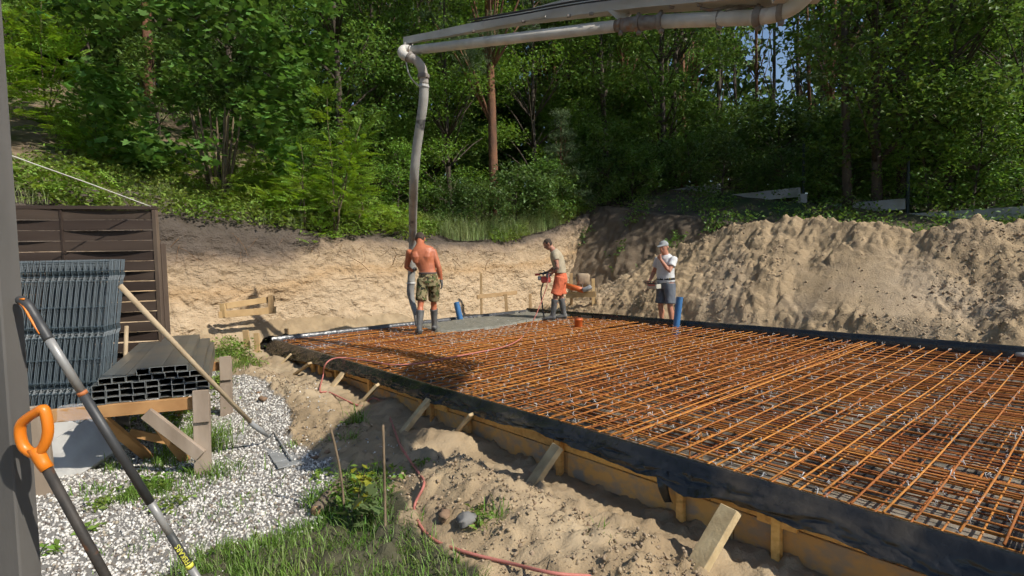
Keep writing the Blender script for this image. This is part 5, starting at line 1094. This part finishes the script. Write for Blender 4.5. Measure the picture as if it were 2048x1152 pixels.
# ================================================================== VEGETATION
def leaf_m(name, c1, c2, tr=.35, rough=.5, isl=.35, rnd=.12): return M(name, c1, rough, c2, 1.3, 3, .35, .65, isl=isl, rnd=rnd, transl=tr, spec=.35)
maple_l = leaf_m('maple_leaf', (.075, .155, .030), (.105, .195, .042)); oak_l = leaf_m('broad_leaf', (.085, .16, .032), (.13, .215, .046)); oak_l2 = leaf_m('pale_broad_leaf', (.105, .20, .032), (.15, .25, .045))
oak_l3 = leaf_m('dark_broad_leaf', (.06, .112, .028), (.095, .158, .04)); pine_l = leaf_m('pine_needle', (.07, .115, .046), (.11, .16, .065), .25); loc_l = leaf_m('locust_leaf', (.15, .27, .033), (.20, .33, .046), .42)
herb_l = leaf_m('herb_leaf', (.14, .235, .035), (.22, .29, .065), .38, isl=.45); grass_l = leaf_m('grass_blade', (.10, .20, .028), (.17, .26, .05), .38, isl=.4); dry_l = leaf_m('pale_grass_blade', (.18, .25, .085), (.26, .29, .12), .3, isl=.4)
fern_l = leaf_m('fern_leaf', (.17, .28, .038), (.24, .34, .06), .42, isl=.4)
bark_oak = M('oak_bark', (.055, .043, .033), .95, (.10, .08, .062), 9, 7, bump=.9, bscale=18, bdist=.02, stretch=(1, 1, .25)); bark_pine = M('pine_bark', (.20, .095, .05), .9, (.11, .06, .04), 5, 7, bump=.8, bscale=14, bdist=.02, stretch=(1, 1, .35))
stem_m = M('thin_stem', (.10, .075, .045), .85, (.15, .115, .07), 10)
# leaf templates: unit length along +y, lying in xy
def T_oval(w=.5, fold=.12): return (np.array([(0, 0, 0), (-w/2, .45, fold), (0, 1, -.05), (w/2, .45, fold)]), np.array([(0, 2, 1), (0, 3, 2)]))
def T_maple():
    pts = [(0, 0), (.22, -.08), (.50, .10), (.34, .28), (.62, .52), (.28, .56), (.0, 1.0), (-.28, .56), (-.62, .52), (-.34, .28), (-.50, .10), (-.22, -.08)]
    V = np.array([(0, .32, .0)]+[(x, y, .10*abs(x)-.03*y) for x, y in pts]); n = len(pts); return V, np.array([(0, 1+i, 1+(i+1) % n) for i in range(n)])
def T_pinnate(n=8, w=.085, seed=0):
    rg = np.random.default_rng(seed); V = []; Fc = []
    def quad(a, d, L, w):
        a = np.array(a); d = np.array(d)/np.linalg.norm(d); s = np.cross(d, (0, 0, 1.0)); b = len(V); V.extend([a, a+d*L*.5-s*w/2+np.array([0, 0, .02]), a+d*L, a+d*L*.5+s*w/2+np.array([0, 0, .02])]); Fc.extend([(b, b+2, b+1), (b, b+3, b+2)])
    for i in range(n):
        y = .14+.82*i/n; z = -.22*y*y; L = .24*(1-.45*abs(y-.45))
        for s in (-1, 1): quad((0, y, z), (s, .30+.1*rg.normal(), -.12+.12*rg.normal()), L, w*1.15)
    quad((0, .95, -.2), (0, 1, -.35), .2, w*1.15)
    b = len(V); V.extend([(-.008, 0, 0), (.008, 0, 0), (.005, .95, -.2), (-.005, .95, -.2)]); Fc.extend([(b, b+1, b+2), (b, b+2, b+3)])
    return np.array(V, float), np.array(Fc)
def T_tuft(n=9, seed=0):
    rg = np.random.default_rng(seed); V = []; Fc = []
    for i in range(n):
        d = rg.normal(size=3); d[1] = abs(d[1])+.6; d /= np.linalg.norm(d); s = np.cross(d, rg.normal(size=3)); s /= np.linalg.norm(s); b = len(V); a = np.array([0, .25*rg.random(), 0]); V += [a-s*.022, a+s*.022, a+d*(.7+.4*rg.random())]; Fc.append((b, b+1, b+2))
    return np.array(V), np.array(Fc)
OV = [T_oval(.55), T_oval(.45, .05), T_oval(.6, .18)]; MP = [T_maple()]; PN = [T_pinnate(8, seed=i) for i in range(3)]; TF = [T_tuft(10, i) for i in range(4)]
def leaf_rot(n, rg, tilt=.9):
    return rand_rot(n, rg, tilt)
def cloud(centres, radii, per, size, temps, rg, flat=.65, tilt=.9, shell=.45):
    C = np.repeat(np.asarray(centres), per, 0); Rr = np.repeat(np.asarray(radii), per)
    d = rg.normal(size=(len(C), 3)); d /= np.linalg.norm(d, axis=1)[:, None]; r = (shell+(1-shell)*rg.random(len(C)))*Rr; d[:, 2] *= flat
    P = C+d*r[:, None]; S = size*(.65+.7*rg.random(len(P)))
    return scatter(temps, P, S, leaf_rot(len(P), rg, tilt), rg)
def trunk_mb(H, r0, rg, lean=.03, limbs=(), wig=.06, n=9, top=.25):
    mb = MB(); pts = []; rad = []; ax, ay = rg.normal()*lean, rg.normal()*lean; ph = rg.random()*6
    for i in range(n+1):
        t = i/n; pts.append(np.array([ax*H*t+wig*math.sin(t*5+ph), ay*H*t+wig*math.cos(t*4+ph), H*t-(.3 if i == 0 else 0)])); rad.append(r0*(1.25 if i == 0 else 1)*(1-(1-top)*t))
    mb.tube(pts, rad, 9)
    for c in limbs:
        c = np.asarray(c); t = min(.95, max(.12, (c[2]/H)*.72)); i = int(t*n); a = pts[i]; m = a*.45+c*.55+np.array([0, 0, .12*H*.1]); r = rad[i]*.42
        mb.tube([a, m, c], [r, r*.55, r*.15], 6)
    return mb
def proto_broad(H, Rc, z0, nc, per, leaf, size, r0, seed, mat_l, temps=OV, cr=(.55, .95)):
    rg = np.random.default_rng(seed); C = []
    for k in range(nc):
        t = rg.random()**.8; z = z0+(H-z0)*t; rr = Rc*math.sin(math.pi*(.16+.80*t))**.7; a = rg.random()*6.283; q = rr*math.sqrt(rg.random()*.75+.25); C.append((q*math.cos(a), q*math.sin(a), z))
    C = np.array(C); rad = cr[0]+(cr[1]-cr[0])*rg.random(nc); V, Fc = cloud(C, rad, per, size, temps, rg)
    cm = np_mesh('crown', V, Fc); cm.materials.append(mat_l); tm = trunk_mb(H*.92, r0, rg, .02, C[rg.permutation(nc)[:26]]).mesh('trunk'); tm.materials.append(bark_oak); tm.polygons.foreach_set('use_smooth', np.ones(len(tm.polygons), bool)); return tm, cm
def proto_pine(H, z0, Rc, nc, per, r0, seed, conical=False):
    rg = np.random.default_rng(seed); C = []
    for k in range(nc):
        t = rg.random(); z = z0+(H-z0)*t; rr = Rc*((1-t)**.8 if conical else math.sin(math.pi*(.2+.75*t))**.6); a = rg.random()*6.283; q = rr*(.35+.65*math.sqrt(rg.random())); C.append((q*math.cos(a), q*math.sin(a), z))
    C = np.array(C); V, Fc = cloud(C, (.28+.1*rg.random(nc)) if conical else (.5+.35*rg.random(nc)), per, .15 if conical else .19, TF, rg, .35, 1.2, .1)
    cm = np_mesh('crown', V, Fc); cm.materials.append(pine_l); tm = trunk_mb(H, r0, rg, .012, C[rg.permutation(nc)[:30]], .05).mesh('trunk'); tm.materials.append(bark_pine); tm.polygons.foreach_set('use_smooth', np.ones(len(tm.polygons), bool)); return tm, cm
def place_tree(name, proto, loc, rz, sc, label, cat='tree', group=None, parts=('trunk', 'crown')):
    e = empty(name, loc, rz, label, cat, group); e.scale = (sc, sc, sc)
    for nm, me in zip(parts, proto):
        o = bpy.data.objects.new(nm, me); COL.objects.link(o); o.parent = e
    return e
def stand(px, Y):
    x = (px-1024)/F_PX*Y; return np.array([x, Y, land(x, Y)])
OK = [proto_broad(11, 2.7, 1.0, 85, 160, None, .128, .14, 1001, oak_l), proto_broad(12, 2.5, 1.6, 85, 160, None, .122, .12, 1002, oak_l2), proto_broad(13, 3.0, 2.5, 85, 150, None, .14, .17, 1003, oak_l3), proto_broad(10, 2.4, .5, 80, 160, None, .118, .11, 1004, oak_l)]
PI = [proto_pine(15, 4.8, 2.0, 60, 80, .16, 1101), proto_pine(17, 7.0, 2.2, 60, 80, .17, 1102)]
YP = proto_pine(3.6, .4, 1.1, 70, 34, .045, 1103, True); SHR = [proto_broad(2.2, 1.25, .2, 34, 85, None, .10, .035, 1201, oak_l, cr=(.28, .5)), proto_broad(1.7, 1.1, .15, 30, 85, None, .095, .03, 1202, oak_l3, cr=(.25, .45)), proto_broad(2.6, 1.2, .3, 34, 80, None, .10, .035, 1203, oak_l2, cr=(.28, .5))]
rg = np.random.default_rng(61)
# --- maple bush on the slope
mb_loc = hit(440, 402); H = 6.6; C = []
for k in range(130):
    t = rg.random(); z = .85+6.0*t; rr = 2.75*math.sin(math.pi*(.16+.66*t))**.75; a = rg.random()*6.283; q = rr*math.sqrt(.45+.55*rg.random()); C.append((q*math.cos(a)-.25, q*math.sin(a)*.8, z))
C = np.array(C); V, Fc = cloud(C, (.42+.3*rg.random(130)), 88, .135, MP, rg, .8, .8, .4); cm = np_mesh('crown', V, Fc); cm.materials.append(maple_l)
e = empty('maple_bush', mb_loc, 0, 'large many-stemmed maple bush on the slope left of the hose', 'bush'); link('crown', cm, None, e)
for k in range(12):
    a = k/12*6.283+.3*rg.normal(); r1 = .45+.9*rg.random(); m2 = MB().tube(spline([(.12*math.cos(a), .12*math.sin(a), -.2), (.28*r1*math.cos(a), .28*r1*math.sin(a), .9), (.36*r1*math.cos(a), .36*r1*math.sin(a), 1.3), (.45*r1*math.cos(a), .45*r1*math.sin(a), 1.9)], 4), [.035]*4+[.03]*4+[.022]*4+[.01], 7); m2.build('stem', stem_m, e, True)
# --- black locust saplings
def locust(name, loc, Hh, nl, rg, label, spread=.55, mat=loc_l, size=.42, group=None):
    e = empty(name, loc, rg.random()*6, label, 'sapling', group); P = []; Rm = []; S = []; ns = 1+int(Hh > 1.6)+int(Hh > 2.4)
    for sidx in range(ns):
        a0 = rg.random()*6.283; ln = Hh*(1 if sidx == 0 else .55+.25*rg.random()); bx, by = (0.0, 0.0) if sidx == 0 else (.45*math.cos(a0)*ln*.6, .45*math.sin(a0)*ln*.6)
        pts = [np.array([bx*t, by*t, ln*t-.1*(t == 0)])+.03*rg.normal(size=3)*(t > 0) for t in np.linspace(0, 1, 6)]
        MB().tube(pts, [.022, .019, .015, .011, .007, .004], 6).build('stem', stem_m, e, True)
        for k in range(nl//ns):
            t = .12+.88*rg.random()**.85; c = np.array([bx*t, by*t, ln*t]); a = rg.random()*6.283; wdt = spread*(1.15-.75*t)*(.25+.75*rg.random()); pos = c+np.array([math.cos(a), math.sin(a), .25])*wdt*.8
            el = .45-.35*rg.random()+.5*(t > .85); ca, sa = math.cos(a), math.sin(a); d = np.array([ca*math.cos(el), sa*math.cos(el), math.sin(el)]); x = np.array([sa, -ca, 0.0]); z = np.cross(x, d); tw = .5*rg.normal(); x2 = x*math.cos(tw)+z*math.sin(tw); z2 = np.cross(x2, d)
            P.append(pos); Rm.append(np.stack([x2, d, z2], 1)); S.append(size*(.6+.6*rg.random()))
    V, Fc = scatter(PN, np.array(P), np.array(S), np.array(Rm), rg); link('crown', np_mesh('crown', V, Fc), mat, e); return e
for (px, py, Hh, nl, sp_, sz, lab) in ((668, 470, 3.1, 330, .75, .36, 'tall feathery sapling on the bank edge between maple and hose'), (610, 455, 1.7, 130, .65, .34, 'shorter feathery sapling left of the tall one on the bank edge'), (722, 462, 1.3, 110, .6, .32, 'low feathery sapling right of the tall one on the bank edge'),
                                        (95, 250, 3.4, 260, 1.1, .55, 'tall feathery sapling at the top left corner of the slope'), (20, 300, 3.2, 240, 1.0, .5, 'feathery sapling half hidden by the grey post'), (190, 330, 1.3, 90, .6, .4, 'small feathery sapling above the woven fence'),
                                        (640, 500, .5, 60, .45, .32, 'feathery sprig hanging over the bank edge below the tall sapling'), (560, 390, 1.5, 90, .6, .36, 'feathery sapling at the foot of the maple bush'), (870, 440, 1.0, 70, .55, .34, 'feathery sapling just right of the hose')):
    locust('locust_sapling', hit(px, py), Hh, nl, rg, lab, sp_, loc_l, sz, 'feathery saplings on the bank')
# --- trees of the wood
def T_(px, Y, pr, sc, lab, name='oak_tree', group='trees at the edge of the wood'): return place_tree(name, pr, stand(px, Y), rg.random()*6.283, sc, lab, 'tree', group)
for px, Y, k, sc, lab in ((-60, 18, 2, 1.0, 'dark broadleaf tree above the grey post at far left'), (200, 22, 2, 1.05, 'dark broadleaf tree behind the left slope'), (590, 20, 2, 1.0, 'dark broadleaf tree right behind the maple bush'), (690, 17.2, 0, 1.0, 'broadleaf tree behind the tall feathery sapling'),
                          (765, 19.5, 3, 1.15, 'broadleaf tree rising behind the boom tip'), (850, 23, 2, 1.0, 'dark broadleaf tree behind the hanging hose'), (905, 18.2, 1, .8, 'bright green broadleaf tree left of the red pine trunk'), (1075, 20.5, 1, .85, 'bright green broadleaf tree right of the red pine trunk'),
                          (1150, 24, 2, 1.0, 'dark broadleaf tree at the centre under the boom'), (1215, 21.5, 0, .95, 'broadleaf tree left of the hollow behind the slab'), (1330, 20.5, 3, 1.1, 'broadleaf tree above the highest concrete fence base'), (1350, 22.5, 0, 1.1, 'broadleaf tree behind the long concrete fence base'),
                          (1752, 15.0, 3, 1.15, 'broadleaf tree just right of the tall bare trunk'), (1800, 15.0, 0, 1.15, 'broadleaf tree behind the right fence post'), (1895, 14.4, 1, .9, 'bright green broadleaf tree over the right end of the fence'), (1975, 16.5, 2, 1.0, 'dark broadleaf tree in the top right corner'),
                          (2040, 13.6, 3, .8, 'low branched broadleaf tree at the right picture edge'), (2170, 16, 0, 1.0, 'broadleaf tree just past the right picture edge')):
    T_(px, Y, OK[k], sc, lab)
for px, Y, k, sc, lab in ((990, 17.4, 0, 1.0, 'pine with bare red trunk standing behind the end of the slab'), (1246, 23.5, 1, .9, 'pine with two-toned trunk under the boom joint'), (318, 20, 1, 1.05, 'dark pine trunk behind the maple bush at upper left'), (1120, 27, 1, 1.0, 'thin pine far behind the red trunk'), (1660, 27, 0, 1.1, 'pine crown behind the thin dark trunk'), (2000, 22, 0, 1.0, 'pine crown in the right corner of the wood')):
    T_(px, Y, PI[k], sc, lab, 'pine_tree')
tm = trunk_mb(13, .12, rg, .006, [(rg.normal()*1.2, rg.normal()*.8, 5+6*rg.random()) for _ in range(10)], .05); e = empty('bare_tree', stand(1695, 15.3), 0, 'tall thin dark trunk right of the gap of sky above the heap', 'tree', 'trees at the edge of the wood'); tm.build('trunk', bark_oak, e, True)
place_tree('young_pine', YP, stand(1130, 17.8), 1.0, .95, 'young conical pine standing behind the hollow', 'tree', 'trees at the edge of the wood')
for i in range(46):
    px = -150+2500*(i+.5)/46+30*rg.normal(); Y = 25+11*rg.random()
    if 1400 < px < 1720: continue
    k = int(rg.choice([0, 2, 2, 2, 4, 5])); pr = OK[k] if k < 4 else PI[k-4]; T_(px, Y, pr, .95+.4*rg.random(), 'dark tree deep in the wood, one among many alike', 'forest_tree', 'trees deep in the wood')  # mostly dark crowns, standing in for shade deep in the wood
for x_, y_ in ((-15, 14.5), (-18, 11.5), (-20, 16), (-24, 13), (-17, 19), (-22, 20), (-13.5, 11.0), (-28, 17)):
    place_tree('forest_tree', OK[int(rg.integers(0, 4))], (x_, y_, land(x_, y_)), rg.random()*6.283, 1.0+.2*rg.random(), 'dark tree deep in the wood, one among many alike', 'tree', 'trees deep in the wood')
for i, px in enumerate((1395, 1440, 1468, 1512, 1548, 1585, 1618, 1655, 1740, 1370)):      # thin bare trunks in the gap
    Y = 23+7*rg.random(); c = stand(px+6*rg.normal(), Y); tm = trunk_mb(13, .09+.05*rg.random(), rg, .012, [(rg.normal()*.9, rg.normal()*.9, 4+6*rg.random()) for _ in range(9)], .08); e = empty('bare_pine', c, 0, 'thin bare trunk in the gap above the heap, '+('second', 'third', 'fourth', 'fifth', 'sixth', 'seventh', 'eighth', 'second from the right', 'rightmost', 'leftmost')[i]+(' from the left' if i < 7 else ' of all'), 'tree', 'bare trunks in the gap'); tm.build('trunk', bark_pine if i % 3 == 0 else bark_oak, e, True)
# --- shrubs filling the edge
shl = [(520, 17.5, 0), (800, 15.6, 2), (900, 16.4, 1), (960, 15.8, 1), (1040, 16.9, 1), (1090, 17.4, 0), (1150, 18.6, 1), (1210, 18.9, 0), (1260, 19.4, 1), (1300, 19.2, 1), (1380, 19.0, 0), (1450, 17.6, 1), (1640, 16.6, 1), (1690, 16.0, 0), (1760, 16.2, 1), (1850, 14.2, 2), (1900, 14.8, 0), (1950, 13.6, 2), (2010, 14.6, 0), (2060, 13.4, 1), (740, 17.5, 2), (650, 15.5, 0), (330, 17, 0), (1560, 17.2, 1), (1075, 17.4, 1), (1110, 17.8, 0), (1160, 18.1, 1), (1215, 18.3, 1), (1270, 18.2, 0)]
shw = ('behind the maple bush', 'just left of the hose', 'right of the hose', 'below the red pine trunk', 'right of the red pine trunk', 'beside the young pine', 'at the left end of the hollow', 'above the left part of the hollow', 'above the middle of the hollow', 'left of the highest concrete plank', 'behind the highest concrete plank', 'left of the long concrete plank', 'behind the thin dark trunk', 'right of the thin dark trunk', 'behind the third concrete plank', 'in front of the lowest concrete plank', 'behind the lowest concrete plank', 'over the right end of the heap', 'by the right picture edge', 'past the right picture edge', 'behind the boom tip tree', 'behind the tall feathery sapling', 'high on the left slope', 'at the end block of the long plank', 'at the left lip of the hollow', 'overhanging the hollow left of the orange shorts', 'overhanging the hollow above the beige shirt', 'on the rim behind the hollow', 'on the right rim of the hollow')
for i, (px, Y, k) in enumerate(shl):
    place_tree('shrub', SHR[k], stand(px, Y), rg.random()*6.283, .8+.45*rg.random(), ['mid green leafy shrub ', 'dark leafy shrub ', 'bright leafy shrub '][k]+shw[i], 'shrub', 'shrubs along the wood', ('stem', 'crown'))
for i in range(64):
    px = -200+2500*(i+.5)/64+25*rg.normal(); Y = 20.5+8*rg.random(); k = 1 if rg.random() < .8 else 0  # mostly the dark leaves, so shade between the trunks is in their colour
    place_tree('understory_shrub', SHR[k], stand(px, Y), rg.random()*6.283, 1.5+.9*rg.random(), 'tall leafy shrub growing between the trunks inside the wood', 'shrub', 'shrubs between the trunks', ('stem', 'crown'))
# --- far wood behind, one mass
n = 150000; px = -500+3100*rg.random(n); Y = 38+16*rg.random(n); z = 1+27*rg.random(n); gap = np.exp(-((px-1560)/80)**2)*(z > 10.5)*(z < 23)
keep = rg.random(n) > gap*.93; gap2 = np.exp(-((px-620)/50)**2)*(z > 19); keep &= rg.random(n) > gap2*.9
px, Y, z = px[keep], Y[keep], z[keep]; cl = fbm(px*.012, z*.35, octv=3, seed=301); keep = (cl > -.45)|(z < 9); px, Y, z = px[keep], Y[keep], z[keep]
P = np.stack([(px-1024)/F_PX*Y, Y, z], 1); V, Fc = scatter(OV, P, .5+.4*rg.random(len(P)), leaf_rot(len(P), rg, 1.2), rg)
tag(link('far_wood', np_mesh('far_wood', V, Fc), oak_l3), 'dense green mass of the wood far behind the clearing', 'wood', kind='stuff')
# --- undergrowth on slope and crest
def ground_pts(n, s0, s1, p0, p1, rg):
    s = s0+(s1-s0)*rg.random(n); p = p0+(p1-p0)*rg.random(n); return s, p
def stuff_scatter(name, s, p, hmax, size, temps, mat, lab, rg, tilt=.9, cat='undergrowth'):
    x = A2[0]+s*Q2[0]+p*P2[0]; y = A2[1]+s*Q2[1]+p*P2[1]; z = G(s, p)+hmax*rg.random(len(s))**1.4
    V, Fc = scatter(temps, np.stack([x, y, z], 1), size*(.6+.8*rg.random(len(s))), leaf_rot(len(s), rg, tilt), rg); tag(link(name, np_mesh(name, V, Fc), mat), lab, cat, kind='stuff')
s, p = ground_pts(50000, -1.72, -5.2, -9, 11, rg); dn = fbm(s*.7, p*.7, octv=3, seed=311); k = (dn > -.10-.25*(s < -2.8))&~((s < -3.4)&(p < 3)&(dn < .15)); stuff_scatter('herb_cover', s[k], p[k], .34, .085, OV, herb_l, 'bright green herbs covering the edge of the bank', rg)
s, p = ground_pts(10000, -2.0, -8.5, -10, 4, rg); dn = fbm(s*.5+9, p*.5, octv=3, seed=312); k = (dn > -.05)&~((p > -3.5)&(s < -3.6)&(dn < .2)); stuff_scatter('fern_cover', s[k], p[k], .65, .32, PN, fern_l, 'feathery ferns spread over the left slope', rg, .7)
s, p = ground_pts(22000, -4.5, -14, -9, 14, rg); dn = fbm(s*.45, p*.45, octv=3, seed=313); k = (dn > .02+.28*(p < 3)); stuff_scatter('slope_cover', s[k], p[k], .4, .11, OV, oak_l, 'low leafy cover on the wooded slope', rg)
s, p = ground_pts(15000, -2, 13, 11.3, 15.5, rg); dn = fbm(s*.8, p*.8, octv=3, seed=314); k = (dn > -.02); stuff_scatter('plateau_cover', s[k], p[k], .5, .09, OV, oak_l, 'leafy ground cover along the concrete fence bases', rg)
s, p = ground_pts(1800, 0, 12, 11.0, 13.6, rg); dn = fbm(s*.9, p*.9, octv=3, seed=315); k = (dn > .05); stuff_scatter('plateau_herbs', s[k], p[k], .45, .09, OV, oak_l2, 'bright herbs at the top of the sand heap', rg)
s = -2.6+7*rg.random(9000); v_ = rg.random(9000); k = fbm(s*1.2, v_*5, octv=3, seed=316)+.35*v_ > .46; s, v_ = s[k], v_[k]; pq = 8.9+2.1*v_; x = A2[0]+s*Q2[0]+pq*P2[0]; y = A2[1]+s*Q2[1]+pq*P2[1]; z = .2+(G(s, pq*0+11.2)-.2)*(v_*2.1/1.8*.95)**.9+.2*rg.random(len(s))
V, Fc = scatter(OV, np.stack([x-.12, y-.15, z], 1), .07+.06*rg.random(len(s)), leaf_rot(len(s), rg, .9), rg); tag(link('hollow_weeds', np_mesh('hollow_weeds', V, Fc), oak_l), 'dark weeds growing on the shaded back slope of the hollow', 'weeds', kind='stuff')
# --- grass
def blades(P, H, Wd, rg, bend=.6):
    n = len(P); a = rg.random(n)*6.283; d = np.stack([np.cos(a), np.sin(a), np.zeros(n)], 1); s = np.stack([-np.sin(a), np.cos(a), np.zeros(n)], 1); b = bend*(.3+rg.random(n)); up = np.array([0, 0, 1.0])
    V = np.zeros((n, 7, 3)); 
    for i, t in enumerate((0, .4, .75)):
        c = P+d*(H*b*t*t)[:, None]+up*(H*(t-.25*b*t*t))[:, None]; w = (Wd*(1-.55*t))[:, None]; V[:, 2*i] = c-s*w/2; V[:, 2*i+1] = c+s*w/2
    V[:, 6] = P+d*(H*b)[:, None]+up*(H*(1-.33*b))[:, None]
    Fc = np.array([(0, 1, 3), (0, 3, 2), (2, 3, 5), (2, 5, 4), (4, 5, 6)]); return V.reshape(-1, 3), (Fc[None]+(np.arange(n)*7)[:, None, None]).reshape(-1, 3)
n = 60000; x = -3.2+4*rg.random(n); y = 1.5+3.0*rg.random(n); m = poly_mask(x, y, GRASS, .2, 5); dn = fbm(x*3, y*3, octv=3, seed=321); m &= dn > -.55; x, y = x[m], y[m]; dn = dn[m]
Hb = (.035+.12*rg.random(len(x))**2.2)*(1+.6*dn); V, Fc = blades(np.stack([x, y, near_z(x, y, False)], 1), Hb, .0035+.005*rg.random(len(x)), rg)
mi_ = np.repeat((rg.random(len(x)) < .22).astype(np.int32), 5)
tag(link('lawn_grass', np_mesh('lawn_grass', V, Fc, mi=mi_), [grass_l, dry_l]), 'patch of green grass in the foreground below the sticks', 'grass', kind='stuff')
# tufts in gravel and sand, long grass on the crest
tf = []; th = []
for (px, py, r, nb, h) in ((300, 985, .16, 320, .10), (255, 1000, .12, 220, .09), (420, 900, .22, 190, .30), (370, 905, .2, 200, .28), (340, 880, .25, 160, .26), (440, 880, .2, 80, .2), (450, 950, .22, 110, .16), (330, 930, .2, 130, .12), (385, 950, .2, 130, .10), (190, 985, .15, 90, .08), (270, 1090, .25, 60, .06), (430, 1040, .3, 100, .05), (500, 1000, .25, 50, .07), (715, 870, .10, 70, .24), (660, 905, .14, 70, .10), (720, 985, .12, 60, .10),
                           (845, 975, .07, 40, .10), (705, 905, .08, 40, .14), (990, 1095, .10, 50, .12), (950, 1090, .06, 40, .08), (1205, 1110, .06, 40, .12), (1160, 1030, .05, 20, .06), (560, 1090, .2, 160, .08), (640, 1010, .15, 160, .12), (585, 905, .1, 30, .08), (470, 770, .25, 160, .25), (440, 745, .25, 150, .25), (350, 990, .2, 160, .08), (230, 940, .1, 50, .14)):
    c = gp(px, py, .0); q = c[None, :2]+rg.normal(size=(nb, 2))*r*.5; tf.append(q); th.append(np.full(nb, h))
q = np.concatenate(tf); hh = np.concatenate(th)*(.4+.8*rg.random(len(q))); V, Fc = blades(np.stack([q[:, 0], q[:, 1], near_z(q[:, 0], q[:, 1], False)], 1), hh, .004+.006*rg.random(len(q)), rg, .8)
tag(link('weed_tufts', np_mesh('weed_tufts', V, Fc), grass_l), 'scattered grassy weeds sprouting through gravel and sand', 'weeds', kind='stuff')
s, p = ground_pts(16000, -1.85, -3.2, -4, 9.5, rg); k = (fbm(s*1.3, p*.9, octv=3, seed=331)+.5*sst(4, 7, p) > .10); s, p = s[k], p[k]; x = A2[0]+s*Q2[0]+p*P2[0]; y = A2[1]+s*Q2[1]+p*P2[1]
V, Fc = blades(np.stack([x, y, G(s, p)-.02], 1), .18+.5*rg.random(len(s))*(.5+.95*sst(4, 6.5, p)), .006+.006*rg.random(len(s)), rg, .6); tag(link('bank_grass', np_mesh('bank_grass', V, Fc), dry_l), 'long pale grass on the edge of the bank', 'grass', kind='stuff')
# leafy weeds by gravel: low broad leaves
P = []
for (px, py, r, nb, h) in ((470, 740, .32, 900, .30), (500, 760, .2, 350, .16), (440, 790, .18, 350, .14), (200, 1015, .10, 70, .06), (340, 1015, .12, 80, .06), (180, 1060, .08, 40, .05), (100, 1110, .06, 30, .05), (300, 975, .18, 200, .07), (410, 760, .15, 160, .35), (705, 1010, .2, 200, .18), (800, 985, .16, 60, .10), (690, 880, .08, 40, .06), (640, 965, .1, 40, .05), (380, 840, .4, 300, .30), (330, 850, .3, 200, .22), (960, 1092, .08, 60, .07), (850, 975, .06, 50, .07), (320, 700, .25, 120, .3)):
    c = gp(px, py, 0.0); q = c[None]+np.concatenate([rg.normal(size=(nb, 2))*r*.5, (h*rg.random(nb)**1.2)[:, None]], 1); q[:, 2] += near_z(q[:, 0], q[:, 1], False); P.append(q)
P = np.concatenate(P); V, Fc = scatter(OV, P, .03+.035*rg.random(len(P)), leaf_rot(len(P), rg, .8), rg); tag(link('leafy_weeds', np_mesh('leafy_weeds', V, Fc), herb_l), 'leafy weeds around the trestles and sticks', 'weeds', kind='stuff')
# --- little oak with yellow tips in the foreground
yl = leaf_m('yellow_leaf', (.34, .33, .03), (.24, .28, .03), .35); gl = leaf_m('grey_green_leaf', (.10, .15, .05), (.14, .19, .075), .3)
c = gp(722, 1062, 0.0); e = empty('oak_seedling', c, 0, 'small oak seedling with yellow tips between the two sticks', 'seedling')
MB().tube(spline([(0, 0, -.02), (.01, 0, .12), (-.01, .01, .24), (.045, .0, .40)], 4), [.006]*6+[.004]*4+[.0025]*3, 6).build('stem', stem_m, e, True)
def leaves(nm, n_, z0, z1, rad, sz, mat):
    P = []; 
    for k in range(n_):
        t = rg.random(); a = rg.random()*6.283; P.append((rad*(.3+.7*rg.random())*math.cos(a)+.03*t, rad*(.3+.7*rg.random())*math.sin(a), z0+(z1-z0)*t))
    P = np.array(P); V, Fc = scatter(MP, P, sz*(.6+.7*rg.random(n_)), leaf_rot(n_, rg, .7), rg); link(nm, np_mesh(nm, V, Fc), mat, e)
leaves('lower_leaves', 34, .05, .22, .11, .085, gl); leaves('yellow_leaves', 30, .20, .41, .06, .05, yl)
c = gp(815, 1000, 0.0); V = []; Fc = []; e = empty('dock_plant', c, 0, 'broad leaved dark green weed beside the red cord', 'weed'); P = np.zeros((11, 3)); P[:, 2] = .02; Rm = []
for k in range(11):
    a = k/11*6.283+.2*rg.normal(); el = .25+.3*rg.random(); d = np.array([math.cos(a)*math.cos(el), math.sin(a)*math.cos(el), math.sin(el)]); x_ = np.array([math.sin(a), -math.cos(a), 0]); Rm.append(np.stack([x_, d, np.cross(x_, d)], 1))
V, Fc = scatter([T_oval(.35, .08)], P, .16+.1*rg.random(11), np.array(Rm), rg); link('leaves', np_mesh('leaves', V, Fc), leaf_m('dock_leaf', (.04, .085, .02), (.06, .11, .03), .3), e)
# roots and sticks poking out of the bank
mb = MB()
for k in range(38):
    p_ = -2+9*rg.random(); z_ = float(np.interp(p_, _cp, _cz))-.15-.5*rg.random()**1.5; a = W(-1.72, p_, z_); b = a+np.array([.25*rg.normal(), -.12-.12*rg.random(), -.12-.25*rg.random()])+np.array([.1, 0, 0]); mb.tube(spline([a, a*.5+b*.5+.05*rg.normal(size=3), b], 3), [.005*(.5+rg.random())]*7, 5)
tag(mb.build('bank_roots', M('root', (.16, .09, .045), .9)), 'thin broken roots hanging from the top of the bank', 'roots', kind='stuff')
